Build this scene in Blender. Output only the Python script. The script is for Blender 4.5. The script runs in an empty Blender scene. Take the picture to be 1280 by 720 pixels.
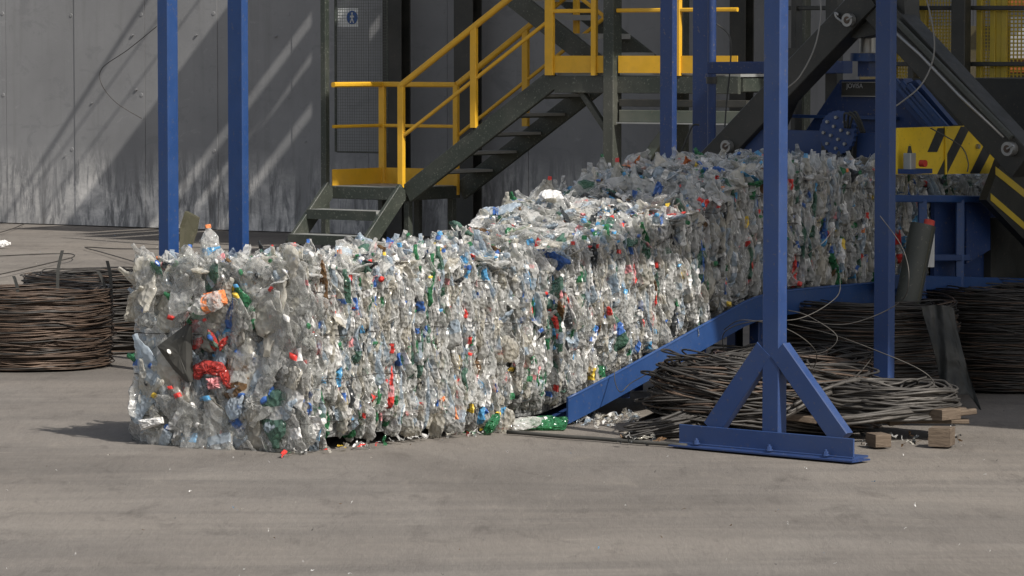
import bpy, math, random
import numpy as np
from mathutils import Vector, Matrix, noise

random.seed(7)
RNG = np.random.default_rng(11)
scene = bpy.context.scene
COL = scene.collection

# ------------------------------------------------------------------ camera model
F = 4536.0                 # focal length in pixels of the 1280 px wide photograph
HC = 2.11                  # camera height
PITCH = math.atan(291.0 / F)
cp, sp = math.cos(PITCH), math.sin(PITCH)

def ray(px, py):
    x = (px - 640.0) / F
    v = (360.0 - py) / F
    return Vector((x, cp + v * sp, -sp + v * cp))

def gp(px, py, z=0.0):
    """world point on the horizontal plane z seen at a pixel"""
    r = ray(px, py)
    k = (z - HC) / r.z
    return Vector((0, 0, HC)) + r * k

def at(px, py, y):
    """world point at depth y seen at a pixel"""
    r = ray(px, py)
    return Vector((0, 0, HC)) + r * (y / r.y)

TH = math.radians(47.5)
A = Vector((math.cos(TH), math.sin(TH), 0))       # along the bale channel, away from the camera
B = Vector((math.sin(TH), -math.cos(TH), 0))      # across it, towards the right and the camera
Z = Vector((0, 0, 1))
C0 = gp(380, 565)
C0.z = 0

def P(t, p, z=0.0):
    return C0 + A * t + B * p + Z * z

# wall frame
WW = Vector((math.cos(math.radians(33)), -math.sin(math.radians(33)), 0))
WV = Vector((math.sin(math.radians(33)), math.cos(math.radians(33)), 0))       # into the wall
W0 = gp(0, 278); W0.z = 0

def Wp(t, v, z=0.0):
    """t along the wall, v in front of it"""
    return W0 + WW * t - WV * v + Z * z

# sun
SUN = Vector((0.60, -0.75, 0.96)).normalized()

# ------------------------------------------------------------------ object helpers
def tag(o, label=None, cat=None, group=None, kind=None):
    if cat and not kind: kind = 'thing'
    if label: o['label'] = label
    if cat: o['category'] = cat
    if group: o['group'] = group
    if kind: o['kind'] = kind
    return o

def thing(name, loc, label, cat, group=None):
    o = bpy.data.objects.new(name, None)
    o.empty_display_size = 0.2
    COL.objects.link(o)
    o.location = loc
    return tag(o, label, cat, group, 'thing')

class MB:
    """collects geometry in world coordinates, builds ONE mesh object"""
    def __init__(self):
        self.v = []; self.f = []; self.m = []; self.smooth = []
    def add(self, vs, fs, mi=0, sm=False):
        n = len(self.v)
        self.v.extend([tuple(v) for v in vs])
        for f in fs:
            self.f.append([i + n for i in f]); self.m.append(mi); self.smooth.append(sm)
    def box(self, c, sx, sy, sz, ux=Vector((1, 0, 0)), uy=Vector((0, 1, 0)), uz=Z, mi=0):
        """box centred on c, full sizes along the axes ux, uy, uz"""
        c = Vector(c); ux = ux.normalized() * sx / 2; uy = uy.normalized() * sy / 2; uz = uz.normalized() * sz / 2
        vs = [c + ux * i + uy * j + uz * k for k in (-1, 1) for j in (-1, 1) for i in (-1, 1)]
        fs = [(0, 2, 3, 1), (4, 5, 7, 6), (0, 1, 5, 4), (2, 6, 7, 3), (0, 4, 6, 2), (1, 3, 7, 5)]
        self.add(vs, fs, mi); return self
    def bbox(self, c, sx, sy, sz, ux=Vector((1, 0, 0)), uy=Vector((0, 1, 0)), uz=Z, mi=0, bev=0.006):
        """box with chamfered long edges (octagonal section along uz)"""
        c = Vector(c); ux = ux.normalized(); uy = uy.normalized(); uz = uz.normalized()
        hx, hy = sx / 2, sy / 2; b = min(bev, hx * .45, hy * .45)
        pts = [(hx - b, hy), (-hx + b, hy), (-hx, hy - b), (-hx, -hy + b), (-hx + b, -hy), (hx - b, -hy), (hx, -hy + b), (hx, hy - b)]
        vs = [c + ux * x + uy * y + uz * k for k in (-sz / 2, sz / 2) for x, y in pts]
        fs = [(i, (i + 1) % 8, (i + 1) % 8 + 8, i + 8) for i in range(8)] + [tuple(range(7, -1, -1)), tuple(range(8, 16))]
        self.add(vs, fs, mi); return self
    def bar(self, p, q, w, h, up=Z, mi=0, bev=0.005):
        """rectangular bar from p to q; w across, h along up"""
        p = Vector(p); q = Vector(q); d = (q - p)
        L = d.length; d.normalize()
        s = d.cross(up)
        if s.length < 1e-6: s = Vector((1, 0, 0))
        s.normalize(); u = s.cross(d).normalized()
        return self.bbox((p + q) / 2, w, h, L, s, u, d, mi, bev)
    def prism(self, pts, ext, mi=0):
        """planar polygon (list of world points) extruded by the vector ext"""
        n = len(pts); ext = Vector(ext)
        vs = [Vector(p) for p in pts] + [Vector(p) + ext for p in pts]
        fs = [tuple(range(n - 1, -1, -1)), tuple(range(n, 2 * n))] + [(i, (i + 1) % n, (i + 1) % n + n, i + n) for i in range(n)]
        self.add(vs, fs, mi); return self
    def tube(self, pts, r, n=6, mi=0, closed=False, sm=True, caps=True):
        pts = [Vector(p) for p in pts]; m = len(pts)
        vs = []; prev = None
        for i, p in enumerate(pts):
            a = pts[(i - 1) % m] if (closed or i > 0) else p
            b = pts[(i + 1) % m] if (closed or i < m - 1) else p
            d = (b - a)
            if d.length < 1e-9: d = Vector((0, 0, 1))
            d.normalize()
            if prev is None:
                ref = Z if abs(d.z) < .9 else Vector((1, 0, 0))
                s = d.cross(ref).normalized()
            else:
                s = (prev - d * prev.dot(d))
                if s.length < 1e-6: s = d.orthogonal()
                s.normalize()
            prev = s; u = d.cross(s)
            rr = r[i] if isinstance(r, (list, tuple)) else r
            for k in range(n):
                th = 2 * math.pi * k / n
                vs.append(p + s * math.cos(th) * rr + u * math.sin(th) * rr)
        fs = []
        for i in range(m if closed else m - 1):
            j = (i + 1) % m
            for k in range(n):
                l = (k + 1) % n
                fs.append((i * n + k, i * n + l, j * n + l, j * n + k))
        if caps and not closed:
            fs.append(tuple(range(n - 1, -1, -1))); fs.append(tuple(range((m - 1) * n, m * n)))
        self.add(vs, fs, mi, sm); return self
    def cyl(self, p, q, r, n=16, mi=0, r2=None, sm=True):
        p = Vector(p); q = Vector(q)
        d = (q - p).normalized(); s = d.orthogonal().normalized(); u = d.cross(s)
        r2 = r if r2 is None else r2
        vs = [p + (s * math.cos(2 * math.pi * k / n) + u * math.sin(2 * math.pi * k / n)) * r for k in range(n)] + \
             [q + (s * math.cos(2 * math.pi * k / n) + u * math.sin(2 * math.pi * k / n)) * r2 for k in range(n)]
        self.add(vs, [(k, (k + 1) % n, (k + 1) % n + n, k + n) for k in range(n)], mi, sm)
        self.add(vs, [tuple(range(n - 1, -1, -1)), tuple(range(n, 2 * n))], mi, False); return self
    def lathe(self, base, axis, prof, n=16, mi=0, mis=None, squash=None):
        base = Vector(base); d = Vector(axis).normalized(); s = d.orthogonal().normalized(); u = d.cross(s)
        vs = []
        for r, h in prof:
            for k in range(n):
                th = 2 * math.pi * k / n
                vs.append(base + d * h + (s * math.cos(th) + u * math.sin(th) * (squash or 1)) * r)
        for i in range(len(prof) - 1):
            self.add(vs if i == 0 else [], [], mi)
            off = len(self.v) - len(vs)
            for k in range(n):
                l = (k + 1) % n
                self.f.append([off + i * n + k, off + i * n + l, off + (i + 1) * n + l, off + (i + 1) * n + k])
                self.m.append(mis[i] if mis else mi); self.smooth.append(True)
        return self
    def build(self, name, mats, parent=None, loc=None):
        if not isinstance(mats, (list, tuple)): mats = [mats]
        if parent is not None:
            org = parent
            L = Vector((0, 0, 0))
            while org is not None:
                L = L + org.location; org = org.parent
        else:
            L = Vector(loc) if loc is not None else Vector((0, 0, 0))
        me = bpy.data.meshes.new(name)
        me.from_pydata([(v[0] - L.x, v[1] - L.y, v[2] - L.z) for v in self.v], [], self.f)
        for m in mats: me.materials.append(m)
        me.polygons.foreach_set('material_index', self.m)
        me.polygons.foreach_set('use_smooth', self.smooth)
        me.update()
        o = bpy.data.objects.new(name, me)
        COL.objects.link(o)
        if parent is not None: o.parent = parent
        else: o.location = L
        return o

def spline(pts, n=8):
    """Catmull-Rom through the points"""
    pts = [Vector(p) for p in pts]
    out = []
    for i in range(len(pts) - 1):
        p0 = pts[max(i - 1, 0)]; p1 = pts[i]; p2 = pts[i + 1]; p3 = pts[min(i + 2, len(pts) - 1)]
        for k in range(n):
            u = k / n
            out.append(0.5 * ((2 * p1) + (p2 - p0) * u + (2 * p0 - 5 * p1 + 4 * p2 - p3) * u * u + (3 * p1 - p0 - 3 * p2 + p3) * u ** 3))
    out.append(pts[-1]); return out

# ------------------------------------------------------------------ materials
def nodes(name):
    m = bpy.data.materials.new(name); m.use_nodes = True
    nt = m.node_tree; nt.nodes.clear()
    out = nt.nodes.new('ShaderNodeOutputMaterial')
    b = nt.nodes.new('ShaderNodeBsdfPrincipled')
    nt.links.new(b.outputs[0], out.inputs[0])
    return m, nt, b, out

def N(nt, typ, **kw):
    n = nt.nodes.new(typ)
    for k, v in kw.items():
        if hasattr(n, k): setattr(n, k, v)
        else: n.inputs[k].default_value = v
    return n

def ramp(nt, fac, stops):
    r = nt.nodes.new('ShaderNodeValToRGB')
    while len(r.color_ramp.elements) > 1: r.color_ramp.elements.remove(r.color_ramp.elements[-1])
    e = r.color_ramp.elements[0]; e.position = stops[0][0]; e.color = (*stops[0][1], 1)
    for p, c in stops[1:]:
        e = r.color_ramp.elements.new(p); e.color = (*c, 1)
    nt.links.new(fac, r.inputs[0]); return r.outputs[0]

def mixc(nt, fac, a, b, blend='MIX'):
    m = nt.nodes.new('ShaderNodeMix'); m.data_type = 'RGBA'; m.blend_type = blend
    for s, v in ((0, fac), (6, a), (7, b)):
        if isinstance(v, (int, float)): m.inputs[s].default_value = v
        elif isinstance(v, tuple): m.inputs[s].default_value = (*v, 1)
        else: nt.links.new(v, m.inputs[s])
    return m.outputs[2]

def coords(nt, scale=(1, 1, 1), rot=(0, 0, 0), kind='Object'):
    tc = nt.nodes.new('ShaderNodeTexCoord'); mp = nt.nodes.new('ShaderNodeMapping')
    mp.inputs['Scale'].default_value = scale; mp.inputs['Rotation'].default_value = rot
    nt.links.new(tc.outputs[kind], mp.inputs[0]); return mp.outputs[0]

def noi(nt, vec, scale, detail=4, rough=.6, dist=0):
    n = nt.nodes.new('ShaderNodeTexNoise')
    n.inputs['Scale'].default_value = scale; n.inputs['Detail'].default_value = detail
    n.inputs['Roughness'].default_value = rough; n.inputs['Distortion'].default_value = dist
    nt.links.new(vec, n.inputs['Vector']); return n.outputs[0]

def bump(nt, b, h, s=.3, d=.01):
    n = nt.nodes.new('ShaderNodeBump'); n.inputs['Strength'].default_value = s; n.inputs['Distance'].default_value = d
    nt.links.new(h, n.inputs['Height']); nt.links.new(n.outputs[0], b.inputs['Normal'])

def painted(name, col, rough=.45, wear=.25, wearcol=(.16, .13, .10), scale=9, dust=(.30, .27, .23), dustamt=.22, metal=0):
    """painted steel: mottled paint, dust, scratches to bare / rusty metal"""
    m, nt, b, out = nodes(name)
    v = coords(nt)
    n1 = noi(nt, v, scale, 5, .65); n2 = noi(nt, v, scale * 5, 4, .7); n3 = noi(nt, v, 1.7, 3, .6)
    c = mixc(nt, n1, tuple(x * .78 for x in col), tuple(min(1, x * 1.18) for x in col))
    d = ramp(nt, n3, [(.42, (0, 0, 0)), (.75, (dustamt,) * 3)])
    c = mixc(nt, d, c, dust)
    w = ramp(nt, n2, [(.70 - wear * .28, (0, 0, 0)), (.73 - wear * .28, (min(1, wear * 2.2),) * 3)])
    c = mixc(nt, w, c, wearcol)
    nt.links.new(c, b.inputs['Base Color'])
    r = ramp(nt, n1, [(.3, (rough * .8,) * 3), (.7, (min(1, rough * 1.3),) * 3)])
    nt.links.new(r, b.inputs['Roughness'])
    b.inputs['Metallic'].default_value = metal
    bump(nt, b, n2, .12, .004)
    return m

def plastic(name, col, transp=.35, rough=.16, spec=.55, var=.25, tint=None):
    """PET: glossy crinkled thin skin that lets part of the light straight through"""
    m, nt, b, out = nodes(name)
    v = coords(nt)
    n1 = noi(nt, v, 22, 3, .6)
    c = mixc(nt, n1, tuple(x * (1 - var) for x in col), tuple(min(1, x * (1 + var)) for x in col))
    nt.links.new(c, b.inputs['Base Color'])
    b.inputs['Roughness'].default_value = rough
    b.inputs['Specular IOR Level'].default_value = spec
    vo = nt.nodes.new('ShaderNodeTexVoronoi'); vo.feature = 'F1'; vo.inputs['Scale'].default_value = 40
    nt.links.new(v, vo.inputs['Vector'])
    bump(nt, b, vo.outputs['Distance'], .9, .014)
    if transp > 0:
        t = nt.nodes.new('ShaderNodeBsdfTransparent')
        t.inputs[0].default_value = (*(tint or (.92, .93, .92)), 1)
        lw = nt.nodes.new('ShaderNodeLayerWeight'); lw.inputs[0].default_value = .35
        mr = nt.nodes.new('ShaderNodeMapRange'); mr.inputs[3].default_value = min(.9, transp * 1.35); mr.inputs[4].default_value = transp * .35
        nt.links.new(lw.outputs['Facing'], mr.inputs[0])
        mx = nt.nodes.new('ShaderNodeMixShader')
        nt.links.new(mr.outputs[0], mx.inputs[0])
        nt.links.new(b.outputs[0], mx.inputs[1]); nt.links.new(t.outputs[0], mx.inputs[2])
        nt.links.new(mx.outputs[0], out.inputs[0])
    return m

M = {}
M['blue'] = painted('blue_paint', (.016, .054, .175), .42, .3, dustamt=.16, dust=(.08, .12, .19), wearcol=(.10, .10, .12))
M['blue_dull'] = painted('dull_blue_paint', (.018, .048, .155), .5, .26, dustamt=.25, dust=(.09, .11, .15), wearcol=(.11, .10, .10))
M['blue_dark'] = painted('dark_blue_paint', (.014, .038, .13), .45, .3, dustamt=.15, dust=(.07, .09, .13))
M['yellow'] = painted('yellow_paint', (.72, .40, .022), .45, .15, dustamt=.12)
M['green_steel'] = painted('dark_green_steel', (.030, .038, .030), .5, .35, wearcol=(.16, .17, .14), dustamt=.18)
M['green_light'] = painted('pale_green_steel', (.075, .092, .072), .5, .3, dustamt=.25)
M['black_steel'] = painted('black_steel', (.022, .023, .02), .45, .3, wearcol=(.09, .07, .05), dustamt=.12)
M['grey_steel'] = painted('grey_steel', (.35, .35, .34), .35, .3, metal=.6)
M['galv'] = painted('galvanised_grating', (.34, .35, .34), .4, .2, metal=.3)
M['guard_yellow'] = painted('guard_yellow', (.50, .36, .03), .5, .2)
M['white_paint'] = painted('white_paint', (.72, .73, .72), .5, .15, dustamt=.25)
M['sign_blue'] = painted('sign_blue', (.02, .09, .30), .5, .05, dustamt=.15)
M['lettering'] = painted('worn_lettering', (.45, .45, .45), .5, .1)
M['red_paint'] = painted('red_paint', (.55, .05, .03), .5, .15)
M['rubber'] = painted('black_rubber', (.03, .032, .03), .65, .2, wearcol=(.1, .1, .09))
M['hose'] = painted('grey_hose', (.20, .19, .17), .5, .1)
M['tube_grey'] = painted('grey_green_tube', (.055, .06, .05), .55, .3, wearcol=(.15, .14, .11), dustamt=.1)
M['olive'] = painted('olive_board', (.075, .072, .045), .7, .3)
M['roof'] = painted('roof_sheet', (.30, .31, .32), .5, .2)
M['orange_paint'] = painted('orange_paint', (.6, .16, .03), .5, .2)

def make_wood():
    m, nt, b, out = nodes('raw_timber')
    v = coords(nt, (2, 2, 14))
    n = noi(nt, v, 4, 5, .7, 1.2)
    c = ramp(nt, n, [(.25, (.06, .042, .028)), (.5, (.125, .092, .064)), (.8, (.20, .155, .11))])
    nt.links.new(c, b.inputs['Base Color']); b.inputs['Roughness'].default_value = .8
    bump(nt, b, n, .5, .01); return m
M['wood'] = make_wood()

def make_wire(name, c0, c1, c2):
    m, nt, b, out = nodes(name)
    v = coords(nt, (1, 1, 3))
    n = noi(nt, v, 5, 6, .7)
    c = ramp(nt, n, [(.28, c0), (.5, c1), (.74, c2)])
    nt.links.new(c, b.inputs['Base Color']); b.inputs['Roughness'].default_value = .55
    b.inputs['Metallic'].default_value = .25; return m
M['wire_rust'] = make_wire('rusty_wire', (.035, .026, .02), (.09, .062, .045), (.18, .12, .085))
M['wire_dark'] = make_wire('dark_wire', (.020, .018, .017), (.045, .041, .037), (.095, .085, .075))
M['wire_grey'] = make_wire('grey_wire', (.032, .030, .027), (.070, .064, .057), (.15, .136, .12))
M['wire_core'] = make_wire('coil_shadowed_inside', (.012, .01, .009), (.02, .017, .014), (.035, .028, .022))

def make_ground():
    m, nt, b, out = nodes('yard_concrete')
    v = coords(nt, (1, 1, 1))
    streak = noi(nt, coords(nt, (.55, .40, 1), (0, 0, math.radians(12))), 1.0, 7, .62, .6)
    tyre = noi(nt, coords(nt, (.10, .62, 1), (0, 0, math.radians(-9))), 1.5, 4, .55, .5)
    tyre2 = noi(nt, coords(nt, (.12, .8, 1), (0, 0, math.radians(15))), 1.4, 5, .6, .6)
    big = noi(nt, v, .30, 4, .55)
    fine = noi(nt, coords(nt, (1, .22, 1)), 34, 6, .8)
    grit = noi(nt, v, 110, 3, .7)
    mid = noi(nt, coords(nt, (1, .35, 1)), 4.2, 8, .76, .4)
    c = ramp(nt, streak, [(.28, (0.150, 0.140, 0.130)), (.5, (0.209, 0.196, 0.184)), (.72, (0.273, 0.259, 0.242))])
    c = mixc(nt, ramp(nt, big, [(.4, (0, 0, 0)), (.62, (.6,) * 3)]), c, (0.261, 0.239, 0.215))
    c = mixc(nt, ramp(nt, tyre, [(.50, (0, 0, 0)), (.57, (.30,) * 3), (.66, (0, 0, 0))]), c, (0.117, 0.112, 0.109))
    c = mixc(nt, ramp(nt, tyre2, [(.53, (0, 0, 0)), (.58, (.24,) * 3), (.64, (0, 0, 0))]), c, (0.125, 0.120, 0.115))
    c = mixc(nt, ramp(nt, mid, [(.30, (.65,) * 3), (.46, (0, 0, 0))]), c, (.10, .092, .086))
    c = mixc(nt, ramp(nt, mid, [(.57, (0, 0, 0)), (.74, (.55,) * 3)]), c, (.30, .277, .248))
    c = mixc(nt, .38, c, mixc(nt, fine, (.03, .03, .03), (.62, .62, .62)), 'OVERLAY')
    c = mixc(nt, ramp(nt, grit, [(.62, (0, 0, 0)), (.72, (.4,) * 3)]), c, (.38, .36, .33))
    c = mixc(nt, ramp(nt, grit, [(.28, (.4,) * 3), (.36, (0, 0, 0))]), c, (.06, .055, .05))
    sc = noi(nt, coords(nt, (.5, 5, 1), (0, 0, math.radians(-28))), 1.5, 4, .6)
    c = mixc(nt, ramp(nt, sc, [(.68, (0, 0, 0)), (.74, (.55,) * 3)]), c, (.36, .335, .30))
    c = mixc(nt, 1.0, c, (1.0, .968, .925), 'MULTIPLY')
    nt.links.new(c, b.inputs['Base Color'])
    b.inputs['Roughness'].default_value = .85
    b.inputs['Specular IOR Level'].default_value = .25
    h = mixc(nt, .5, fine, mid)
    bump(nt, b, h, .7, .02)
    return m
M['ground'] = make_ground()

def make_wall():
    m, nt, b, out = nodes('grey_concrete_wall')
    v = coords(nt)
    tc = nt.nodes.new('ShaderNodeTexCoord')
    sx = nt.nodes.new('ShaderNodeSeparateXYZ'); nt.links.new(tc.outputs['Object'], sx.inputs[0])
    big = noi(nt, v, .8, 5, .6)
    fine = noi(nt, v, 45, 4, .7)
    drip = noi(nt, coords(nt, (5, 5, .35)), 1.6, 5, .6, .2)
    scrape = noi(nt, coords(nt, (1, 1, 1.6)), 3.2, 7, .75, .5)
    drip2 = noi(nt, coords(nt, (3.2, 3.2, .55)), 2.4, 8, .74, .5)
    c = ramp(nt, big, [(.3, (.206, .207, .210)), (.7, (.270, .271, .274))])
    c = mixc(nt, ramp(nt, drip, [(.52, (0, 0, 0)), (.70, (.28,) * 3)]), c, (.15, .15, .145))
    patch = noi(nt, coords(nt, (1.2, 1.2, 2.0)), 1.9, 6, .75, .6)
    c = mixc(nt, ramp(nt, patch, [(.56, (0, 0, 0)), (.60, (.35,) * 3), (.75, (.5,) * 3)]), c, (.17, .172, .178))
    c = mixc(nt, ramp(nt, patch, [(.30, (.3,) * 3), (.38, (0, 0, 0))]), c, (.40, .40, .40))
    zone = noi(nt, coords(nt, (1, 1, .3)), .9, 4, .6, .5)
    # band of scrapes and whitish lime close to the ground
    low = nt.nodes.new('ShaderNodeMapRange'); low.inputs[1].default_value = .35; low.inputs[2].default_value = 1.0
    low.inputs[3].default_value = 1; low.inputs[4].default_value = 0
    nt.links.new(sx.outputs[2], low.inputs[0])
    mm = nt.nodes.new('ShaderNodeMath'); mm.operation = 'MULTIPLY'
    nt.links.new(ramp(nt, drip2, [(.44, (0, 0, 0)), (.54, (1,) * 3)]), mm.inputs[0]); nt.links.new(low.outputs[0], mm.inputs[1])
    mm2 = nt.nodes.new('ShaderNodeMath'); mm2.operation = 'MULTIPLY'
    nt.links.new(mm.outputs[0], mm2.inputs[0]); nt.links.new(mixc(nt, 1.0, ramp(nt, scrape, [(.35, (.25,) * 3), (.6, (1, 1, 1))]), ramp(nt, zone, [(.38, (.05,) * 3), (.58, (1, 1, 1))]), 'MULTIPLY'), mm2.inputs[1])
    c = mixc(nt, mm2.outputs[0], c, (.72, .70, .67))
    mm3 = nt.nodes.new('ShaderNodeMath'); mm3.operation = 'MULTIPLY'
    nt.links.new(ramp(nt, drip2, [(.34, (.75,) * 3), (.46, (0, 0, 0))]), mm3.inputs[0]); nt.links.new(low.outputs[0], mm3.inputs[1])
    c = mixc(nt, mm3.outputs[0], c, (.11, .105, .10))
    nt.links.new(c, b.inputs['Base Color'])
    b.inputs['Roughness'].default_value = .75
    bump(nt, b, fine, .25, .006)
    return m
M['wall'] = make_wall()

# bottle colours: (name, transparent share, colour, tint)
PAL = ['clear', 'clear_blue', 'clear_warm', 'green', 'white', 'label_blue', 'red', 'yellow', 'orange', 'black', 'dark_green', 'sky', 'brown', 'pink', 'clear_dim']
M['clear'] = plastic('clear_pet', (.72, .71, .685), .50, .07, 1.0)
M['clear_blue'] = plastic('bluish_pet', (.54, .61, .68), .48, .07, .9, tint=(.82, .9, .96))
M['clear_warm'] = plastic('yellowed_pet', (.68, .65, .58), .48, .09, .9, tint=(.93, .91, .85))
M['green'] = plastic('green_pet', (.05, .21, .10), .35, .15, tint=(.4, .8, .5))
M['dark_green'] = plastic('dark_green_pet', (.12, .21, .17), .4, .18, tint=(.5, .75, .6))
M['white'] = plastic('white_plastic', (.70, .69, .67), 0, .35)
M['label_blue'] = plastic('blue_label', (.045, .12, .36), 0, .3)
M['sky'] = plastic('light_blue_plastic', (.10, .33, .58), .1, .25)
M['red'] = plastic('red_plastic', (.62, .05, .04), 0, .3)
M['pink'] = plastic('pink_label', (.62, .26, .27), 0, .35)
M['yellow_p'] = plastic('yellow_plastic', (.72, .50, .06), 0, .35)
M['orange_p'] = plastic('orange_plastic', (.78, .25, .09), 0, .35)
M['black'] = plastic('black_plastic', (.03, .033, .035), 0, .3)
M['clear_dim'] = plastic('dimmed_clear_pet', (.62, .61, .59), .64, .05, 1.2)  # clear PET again, dimmed so front and single bottles carry shade in colour
M['brown'] = plastic('brown_pet', (.17, .10, .05), .2, .2, tint=(.7, .5, .3))
PALM = [M['clear'], M['clear_blue'], M['clear_warm'], M['green'], M['white'], M['label_blue'], M['red'], M['yellow_p'], M['orange_p'], M['black'], M['dark_green'], M['sky'], M['brown'], M['pink'], M['clear_dim']]
PI_ = {n: i for i, n in enumerate(PAL)}

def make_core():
    m, nt, b, out = nodes('shade_dark_plastic_inside')
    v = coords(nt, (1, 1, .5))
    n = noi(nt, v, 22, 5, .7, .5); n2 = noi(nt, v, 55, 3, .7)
    c = ramp(nt, n, [(.25, (.04, .042, .04)), (.5, (.13, .132, .13)), (.78, (.34, .34, .33))])  # dark tones put the shade of gaps between bottles into the colour
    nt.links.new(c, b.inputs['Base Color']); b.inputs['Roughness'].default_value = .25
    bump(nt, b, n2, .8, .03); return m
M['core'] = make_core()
M['film_black'] = painted('black_sheet', (.018, .02, .018), .6, .1, wearcol=(.06, .06, .05))

# ------------------------------------------------------------------ world, sun, camera
w = bpy.data.worlds.new("World"); scene.world = w; w.use_nodes = True
nt = w.node_tree; nt.nodes.clear()
wo = nt.nodes.new('ShaderNodeOutputWorld'); bg = nt.nodes.new('ShaderNodeBackground'); sky = nt.nodes.new('ShaderNodeTexSky')
sky.sky_type = 'NISHITA'; sky.sun_disc = False
sky.sun_elevation = math.asin(SUN.z); sky.sun_rotation = math.atan2(SUN.x, SUN.y)
sky.air_density = 1.0; sky.dust_density = 2.5; sky.ozone_density = 1.0
bg.inputs[1].default_value = 0.115
hs = nt.nodes.new('ShaderNodeHueSaturation'); hs.inputs['Saturation'].default_value = .5
nt.links.new(sky.outputs[0], hs.inputs['Color']); nt.links.new(hs.outputs[0], bg.inputs[0]); nt.links.new(bg.outputs[0], wo.inputs[0])
sl = bpy.data.lights.new('sun', 'SUN'); sl.energy = 4.8; sl.angle = math.radians(.5); sl.color = (1, .95, .88)
so = bpy.data.objects.new('sun', sl); COL.objects.link(so)
so.rotation_euler = (-SUN).to_track_quat('-Z', 'Y').to_euler(); so.location = (10, -10, 20)

cam = bpy.data.cameras.new('camera'); co = bpy.data.objects.new('camera', cam); COL.objects.link(co)
cam.sensor_width = 36; cam.lens = F / 1280 * 36; cam.clip_end = 3000; cam.clip_start = .5
co.location = (0, 0, HC); co.rotation_euler = (math.pi / 2 - PITCH, 0, 0)
scene.camera = co
vs = scene.view_settings
vs.view_transform = 'Standard'; vs.look = 'None'; vs.exposure = 0.0; vs.gamma = 1; vs.use_curve_mapping = False
try:
    scene.cycles.max_bounces = 8; scene.cycles.transparent_max_bounces = 10; scene.cycles.diffuse_bounces = 3
    scene.cycles.glossy_bounces = 3; scene.cycles.caustics_reflective = False; scene.cycles.caustics_refractive = False
    scene.cycles.use_denoising = True
    scene.cycles.sample_clamp_indirect = 4
except Exception: pass

# ------------------------------------------------------------------ ground
def build_ground():
    mb = MB()
    xs = np.concatenate([[-600, -200, -60], np.linspace(-12, 12, 61), [60, 200, 600]])
    ys = np.concatenate([[-100, 0, 8], np.linspace(13, 52, 98), [80, 200, 900]])
    vv = []; ff = []
    for j, y in enumerate(ys):
        for i, x in enumerate(xs):
            z = 0
            if -12 <= x <= 12 and 13 <= y <= 52:
                z = (noise.noise((x * .5, y * .5, 3.1)) * .012)
                z -= .012
            vv.append((x, y, z))
    nx = len(xs)
    for j in range(len(ys) - 1):
        for i in range(nx - 1):
            ff.append((j * nx + i, j * nx + i + 1, (j + 1) * nx + i + 1, (j + 1) * nx + i))
    mb.add(vv, ff, 0, True)
    o = mb.build('ground', M['ground']); tag(o, kind='structure')
build_ground()

# ------------------------------------------------------------------ concrete wall
def build_wall():
    mb = MB()
    pw = 1.118
    offs = .12
    for k in range(-8, 22):
        t0 = offs + k * pw + .003; t1 = offs + (k + 1) * pw - .003
        jit = random.uniform(-.006, .006)
        mb.box(Wp((t0 + t1) / 2, -.12 + jit, 4.3), t1 - t0, .24, 8.6, WW, WV, Z)
        mb.box(Wp(t1 + .003, -.10, 4.3), .02, .18, 8.59, WW, WV, Z)
        # form-tie plugs beside each joint
        for zz in (2.62, 1.62 if k % 2 else .95):
            c = Wp(t1 - .05, jit + .001, zz + random.uniform(-.02, .02))
            mb.cyl(c - WV * .004, c + WV * .01, .022, 10, r2=.030)
    for k in range(14):        # lumps and chips of mortar
        t = random.uniform(.3, 5.5) if k < 11 else random.uniform(6, 11); z = random.uniform(.5, 2.6)
        c = Wp(t, 0.004, z); s = random.uniform(.008, .022)
        mb.prism([c - WW * s, c - WW * s * .2 - Z * s * .8, c + WW * s * 1.3, c + Z * s * .5], -WV * s * .7)
    o = mb.build('concrete_wall', M['wall'], loc=Wp(5, 0, 0))
    tag(o, 'tall grey concrete panel wall with white scrapes along its foot', 'wall')
build_wall()

# ------------------------------------------------------------------ steel columns on the wall
def wall_column(px0, px1, v, label, full=False):
    pm = (px0 + px1) / 2
    # find t on the line v in front of the wall
    t = 0
    for _ in range(30):
        q = Wp(t, v); pxq = 640 + F * q.x / q.y
        t += (pm - pxq) / (F / q.y * WW.x)
    q = Wp(t, v); wd = (px1 - px0) / (F / q.y) / WW.x
    root = thing('steel_column', q, label, 'column', 'dark steel columns against the wall')
    mb = MB()
    mb.bbox(q + Z * 2.6 - WV * .09, wd, .014, 5.2, WW, WV, Z)
    mb.build('flange', M['black_steel'], root)
    mb = MB(); mb.bbox(q + Z * 2.6 + WV * .09, wd, .014, 5.2, WW, WV, Z); mb.build('flange', M['black_steel'], root)
    mb = MB(); mb.bbox(q + Z * 2.6, .012, .164, 5.2, WW, WV, Z); mb.build('web', M['black_steel'], root)
    mb = MB(); mb.bbox(q + Z * .008, wd * 1.5, .34, .016, WW, WV, Z); mb.build('base_plate', M['black_steel'], root)
wall_column(484, 508, .35, 'dark steel column on the wall behind the lower landing, nearer the walking-man sign')
wall_column(573, 597, .35, 'dark steel column on the wall behind the sloping yellow handrail')
wall_column(917, 936, .6, 'dark green steel column on the wall beyond the right end of the yellow toe board')

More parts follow.
